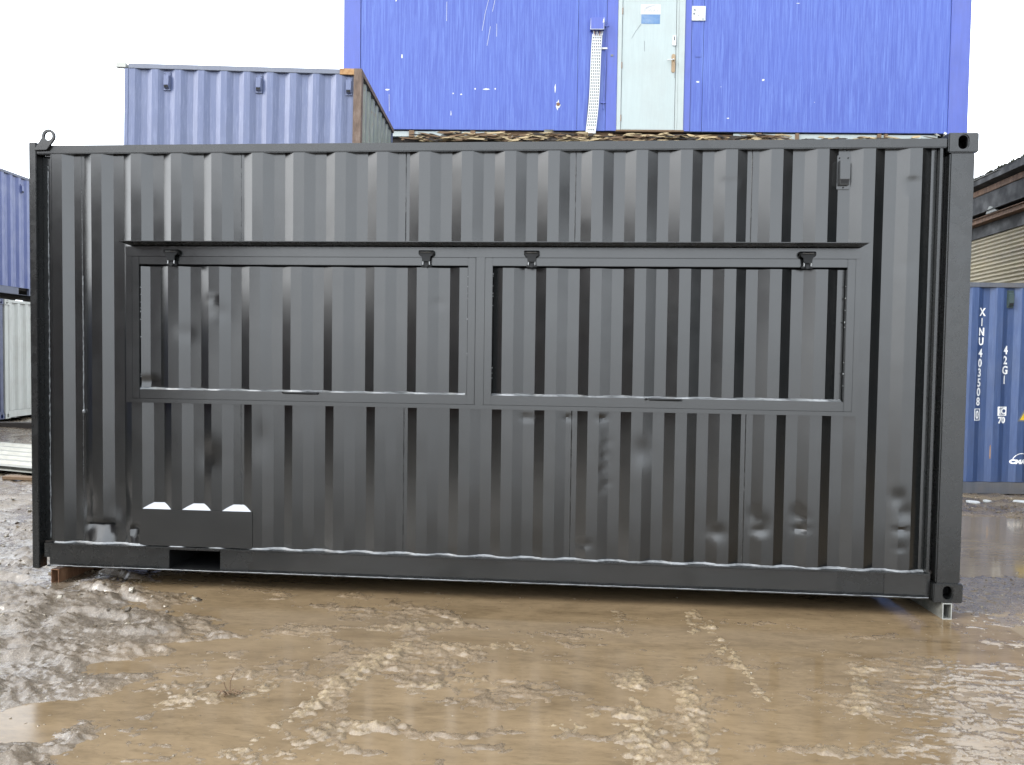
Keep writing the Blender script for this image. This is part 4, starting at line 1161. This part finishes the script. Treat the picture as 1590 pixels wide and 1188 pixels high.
    part('splintered_timber', mb, ['cream_timber', 'brown_timber', 'dark_timber'], T, kind='stuff')
    mb = MB()
    for x, z in ((3.28, -0.03), (2.62, -0.13), (6.05, -0.10), (6.3, -0.14), (9.38, -0.03), (9.5, -0.06)):
        mb.add([(x + random.uniform(-.1, .1), random.uniform(-.05, .03), z + random.uniform(-.05, .05)) for _ in range(5)], [(0, 1, 2), (0, 2, 3), (1, 2, 4)])
    part('torn_membrane', mb, 'zinc', T, fix=False, kind='stuff')
build_cabin()
for k, (z, lab) in enumerate(((2.52, 'teal flat site unit directly beneath the bright blue cabin'), (0.0, 'teal site unit at ground level, lowest below the blue cabin'))):
    T = thing('site_unit', lab, 'site cabin', (-0.05, 7.24, z), (0, 0, CA), 'old units stacked below the cabin')
    mb = MB(); mb.box(0, 9.84, 0, 0.06, 0.02, 2.30); mb.box(0, 9.84, 2.94, 3.0, 0.02, 2.30); mb.box(0, 0.06, .06, 2.94, 0.02, 2.30); mb.box(9.78, 9.84, .06, 2.94, 0.02, 2.30)
    part('wall', mb, 'teal', T)
    mb = MB(); mb.box(-0.03, 9.87, -0.05, 3.03, 2.30, 2.375); part('roof', mb, 'teal', T, 0.006)

# ------------------------------------------------------------------ shed on the right
def build_shed():
    T = thing('shed', 'long open-eaved shed with cream corrugated wall and rusty beams behind the blue container at right', 'shed', (11.11, -8.0, 0), (0, 0, -0.034))
    Ls = 38.0
    # local: x away from the yard, y along
    zs = np.arange(0.05, 4.06, 0.0095)
    ys = np.arange(14.0, Ls + 0.1, 2.0)
    for k, (y0, y1) in enumerate(zip(ys[:-1], ys[1:])):
        off = random.uniform(-0.004, 0.004); dzp = random.uniform(-.01, .01)
        mb = MB(); pr = [(0.018*math.sin(2*PI*(z + dzp)/0.076) + off, z) for z in zs]
        v = [(x, y0 - 0.03, z) for x, z in pr] + [(x - 0.003, y1 + 0.03, z) for x, z in pr]; n = len(pr)
        mb.add(v, [(i, i + 1, n + i + 1, n + i) for i in range(n - 1)])
        part('wall_sheet', mb, 'cream_sheet', T, smooth=70, fix=False)
    mb = MB(); mb.box(0.06, 0.16, 14.0, Ls, 4.05, 5.05); mb.box(5.0, 5.1, 0, 13.9, 0, 5.0); mb.box(0.02, 5.0, 13.9, 13.98, 0, 5.0); part('inner_wall', mb, 'shed_black', T)  # unseen open bays, added to give dark reflections in the black paint
    for y in (0.1, 4.7, 9.3):
        mb = MB(); mb.box(-0.02, 0.16, y, y + 0.2, 0, 4.06); part('post', mb, 'shed_black', T, 0.006)
    mb = MB(); mb.box(-0.03, 0.06, 0, Ls, 4.06, 4.30); part('eaves_plate', mb, 'shed_black', T, 0.004)
    mb = MB(); mb.box(-0.20, 0.06, 0, Ls, 4.305, 4.320); mb.box(-0.16, -0.145, 0, Ls, 4.320, 4.40); mb.box(-0.20, 0.055, 0, Ls, 4.40, 4.415)
    part('steel_beam', mb, 'rust', T)
    mb = MB(); mb.box(-0.18, -0.165, 0, Ls, 4.49, 4.84); mb.box(-0.24, -0.10, 0, Ls, 4.475, 4.489); part('fascia', mb, 'shed_black', T)
    mb = MB(); mb.box(-0.20, -0.08, 0, Ls, 4.845, 4.955); part('steel_beam', mb, 'rust', T, 0.004)
    mb = MB(); mb.prism([(-0.34, 5.00), (-0.34, 5.10), (-0.30, 5.10), (-0.30, 5.03), (-0.18, 5.03), (-0.18, 5.10), (-0.14, 5.10), (-0.14, 4.96)], 'y', 0, Ls); part('gutter', mb, 'shed_black', T)
    mb = MB(); mb.prism([(-0.28, 5.115), (7.0, 7.3), (7.0, 7.35), (-0.28, 5.165)], 'y', -0.1, Ls + .1); mb.prism([(7.0, 7.3), (14.2, 5.115), (14.2, 5.165), (7.0, 7.35)], 'y', -0.1, Ls + .1)
    part('roof', mb, 'shed_black', T)
    mb = MB(); mb.box(13.9, 14, 0, Ls, 0, 5.05); mb.box(5.1, 13.9, 0, 0.1, 0, 5.05); mb.box(.1, 13.9, Ls - .1, Ls, 0, 5.05); part('rear_wall', mb, 'cream_sheet', T)
    mb = MB()
    for y in (18.45, 12.4, 24.5, 30.5, 6.4):
        mb.prism([(y - 0.28, 4.42), (y + 0.16, 4.42), (y + 0.14, 4.455), (y + 0.05, 4.55), (y - 0.02, 4.55)], 'x', -0.22, -0.17)
    part('bracket', mb, 'galv', T, 0.004)
    mb = MB(); mb.box(-0.36, -0.10, 17.9, 19.6, 5.108, 5.114); part('loose_sheet', mb, 'zinc', T)
    mb = MB()
    for k in range(1500):
        y = random.uniform(14, 24); r = random.uniform(0.015, 0.05); x = -0.28 + abs(random.gauss(0, 0.10)); z = 5.165 + (x + 0.28)*0.3
        mb.add([(x + r*random.uniform(-1, 1), y + r*random.uniform(-1.4, 1.4), z + (r*random.uniform(.3, 1.5) if q else 0)) for q in (0, 0, 0, 1)], [(0, 1, 3), (1, 2, 3), (2, 0, 3)])
    part('moss', mb, 'moss', T, kind='stuff')
build_shed()

# ------------------------------------------------------------------ small things on the ground
def sheet(label, loc, rot):
    mb = MB(); xs = []
    pit = 0.30
    prof = []
    for k in range(5):
        y = k*pit
        prof += [(y, 0.0), (y + 0.13, 0.0), (y + 0.16, 0.038), (y + 0.235, 0.038), (y + 0.265, 0.0)]
    n = len(prof)
    for t in (0, -0.0025):
        mb.add([(0, p[0], p[1] + t) for p in prof] + [(4.2, p[0], p[1] + t) for p in prof], [(i, i + 1, n + i + 1, n + i) for i in range(n - 1)])
    o = part('roofing_sheet', mb, 'zinc', None, fix=False); o.location = loc; o.rotation_euler = rot
    tag(o, label, 'metal sheet', 'corrugated sheets piled on the left')
sheet('pale ribbed metal sheet, top one of the pile on the mud at left', (-6.6, 4.66, 0.20), (0, 0.018, -0.20))
sheet('pale ribbed metal sheet, lower one of the pile at left, resting on a plank', (-6.64, 4.63, 0.158), (0, 0.018, -0.205))
mb = MB(); mb.box(-0.05, 0.05, -0.1, 1.7, 0, 0.10)
o = part('timber_batten', mb, 'dark_timber', None, 0.004); o.location = (-5.9, 4.55, 0.03); o.rotation_euler = (0, 0, -0.2); tag(o, 'dark timber batten under the ribbed metal sheets', 'timber')
mb = MB(); mb.box(0, 1.3, 0, 0.12, 0, 0.035)
o = part('plank', mb, 'brown_timber', None, 0.003); o.location = (-3.05, 3.60, 0.045); o.rotation_euler = (0, 0.0, -0.1); tag(o, 'brown plank lying on the mud in front of the ribbed sheets', 'plank')
# twig clump
mb = MB()
b0 = Vector((2.10, -1.53, 0.012))
for k in range(12):
    a = random.gauss(-0.5, 0.45) + (PI if k % 3 == 0 else 0); ln = random.uniform(0.03, 0.10); up = random.uniform(0.0, 0.03)
    q = b0 + Vector((random.uniform(-.05, .05), random.uniform(-.04, .04), random.uniform(-.006, .006)))
    mb.tube([q, q + Vector((math.cos(a)*ln*.5, math.sin(a)*ln*.4, up)), q + Vector((math.cos(a)*ln, math.sin(a)*ln*.8, up*0.6))], 0.0035, 5, taper=[1, .8, .4])
mb.tube([b0, b0 + Vector((-0.008, 0.02, 0.045)), b0 + Vector((0.006, 0.03, 0.085))], 0.004, 5, taper=[1, .7, .4])
o = part('twig', mb, 'brown_timber', None); tag(o, 'small muddy clump of twigs in the flooded silt at lower left', 'twig')
def scrap(label, x, y, s, mat='white'):
    n = 8
    mb = MB(); ptsb = [(s*math.cos(2*PI*k/n)*random.uniform(.6, 1.2), s*0.5*math.sin(2*PI*k/n)*random.uniform(.6, 1.2)) for k in range(n)]
    h = float(terrain(np.array([x]), np.array([y]))[0][0])
    mb.prism(ptsb, 'z', 0, 0.02)
    o = part('litter', mb, mat, None, 0.004); o.location = (x, y, max(h, 0) + 0.004); o.rotation_euler = (0.1, 0.05, random.uniform(-.3, .3))
    tag(o, label, 'litter', 'scraps of litter on the mud')
scrap('flat white scrap on the mud before the lettered blue container, nearest the black one', 8.15, 3.97, 0.09)
scrap('small white scrap just right of the flat one before the blue container', 8.32, 4.02, 0.06)
scrap('white scrap at the right edge in front of the lettered blue container', 8.63, 3.90, 0.10)
scrap('pale scrap on the mud at the far left before the black beam', -6.6, 8.5, 0.10)
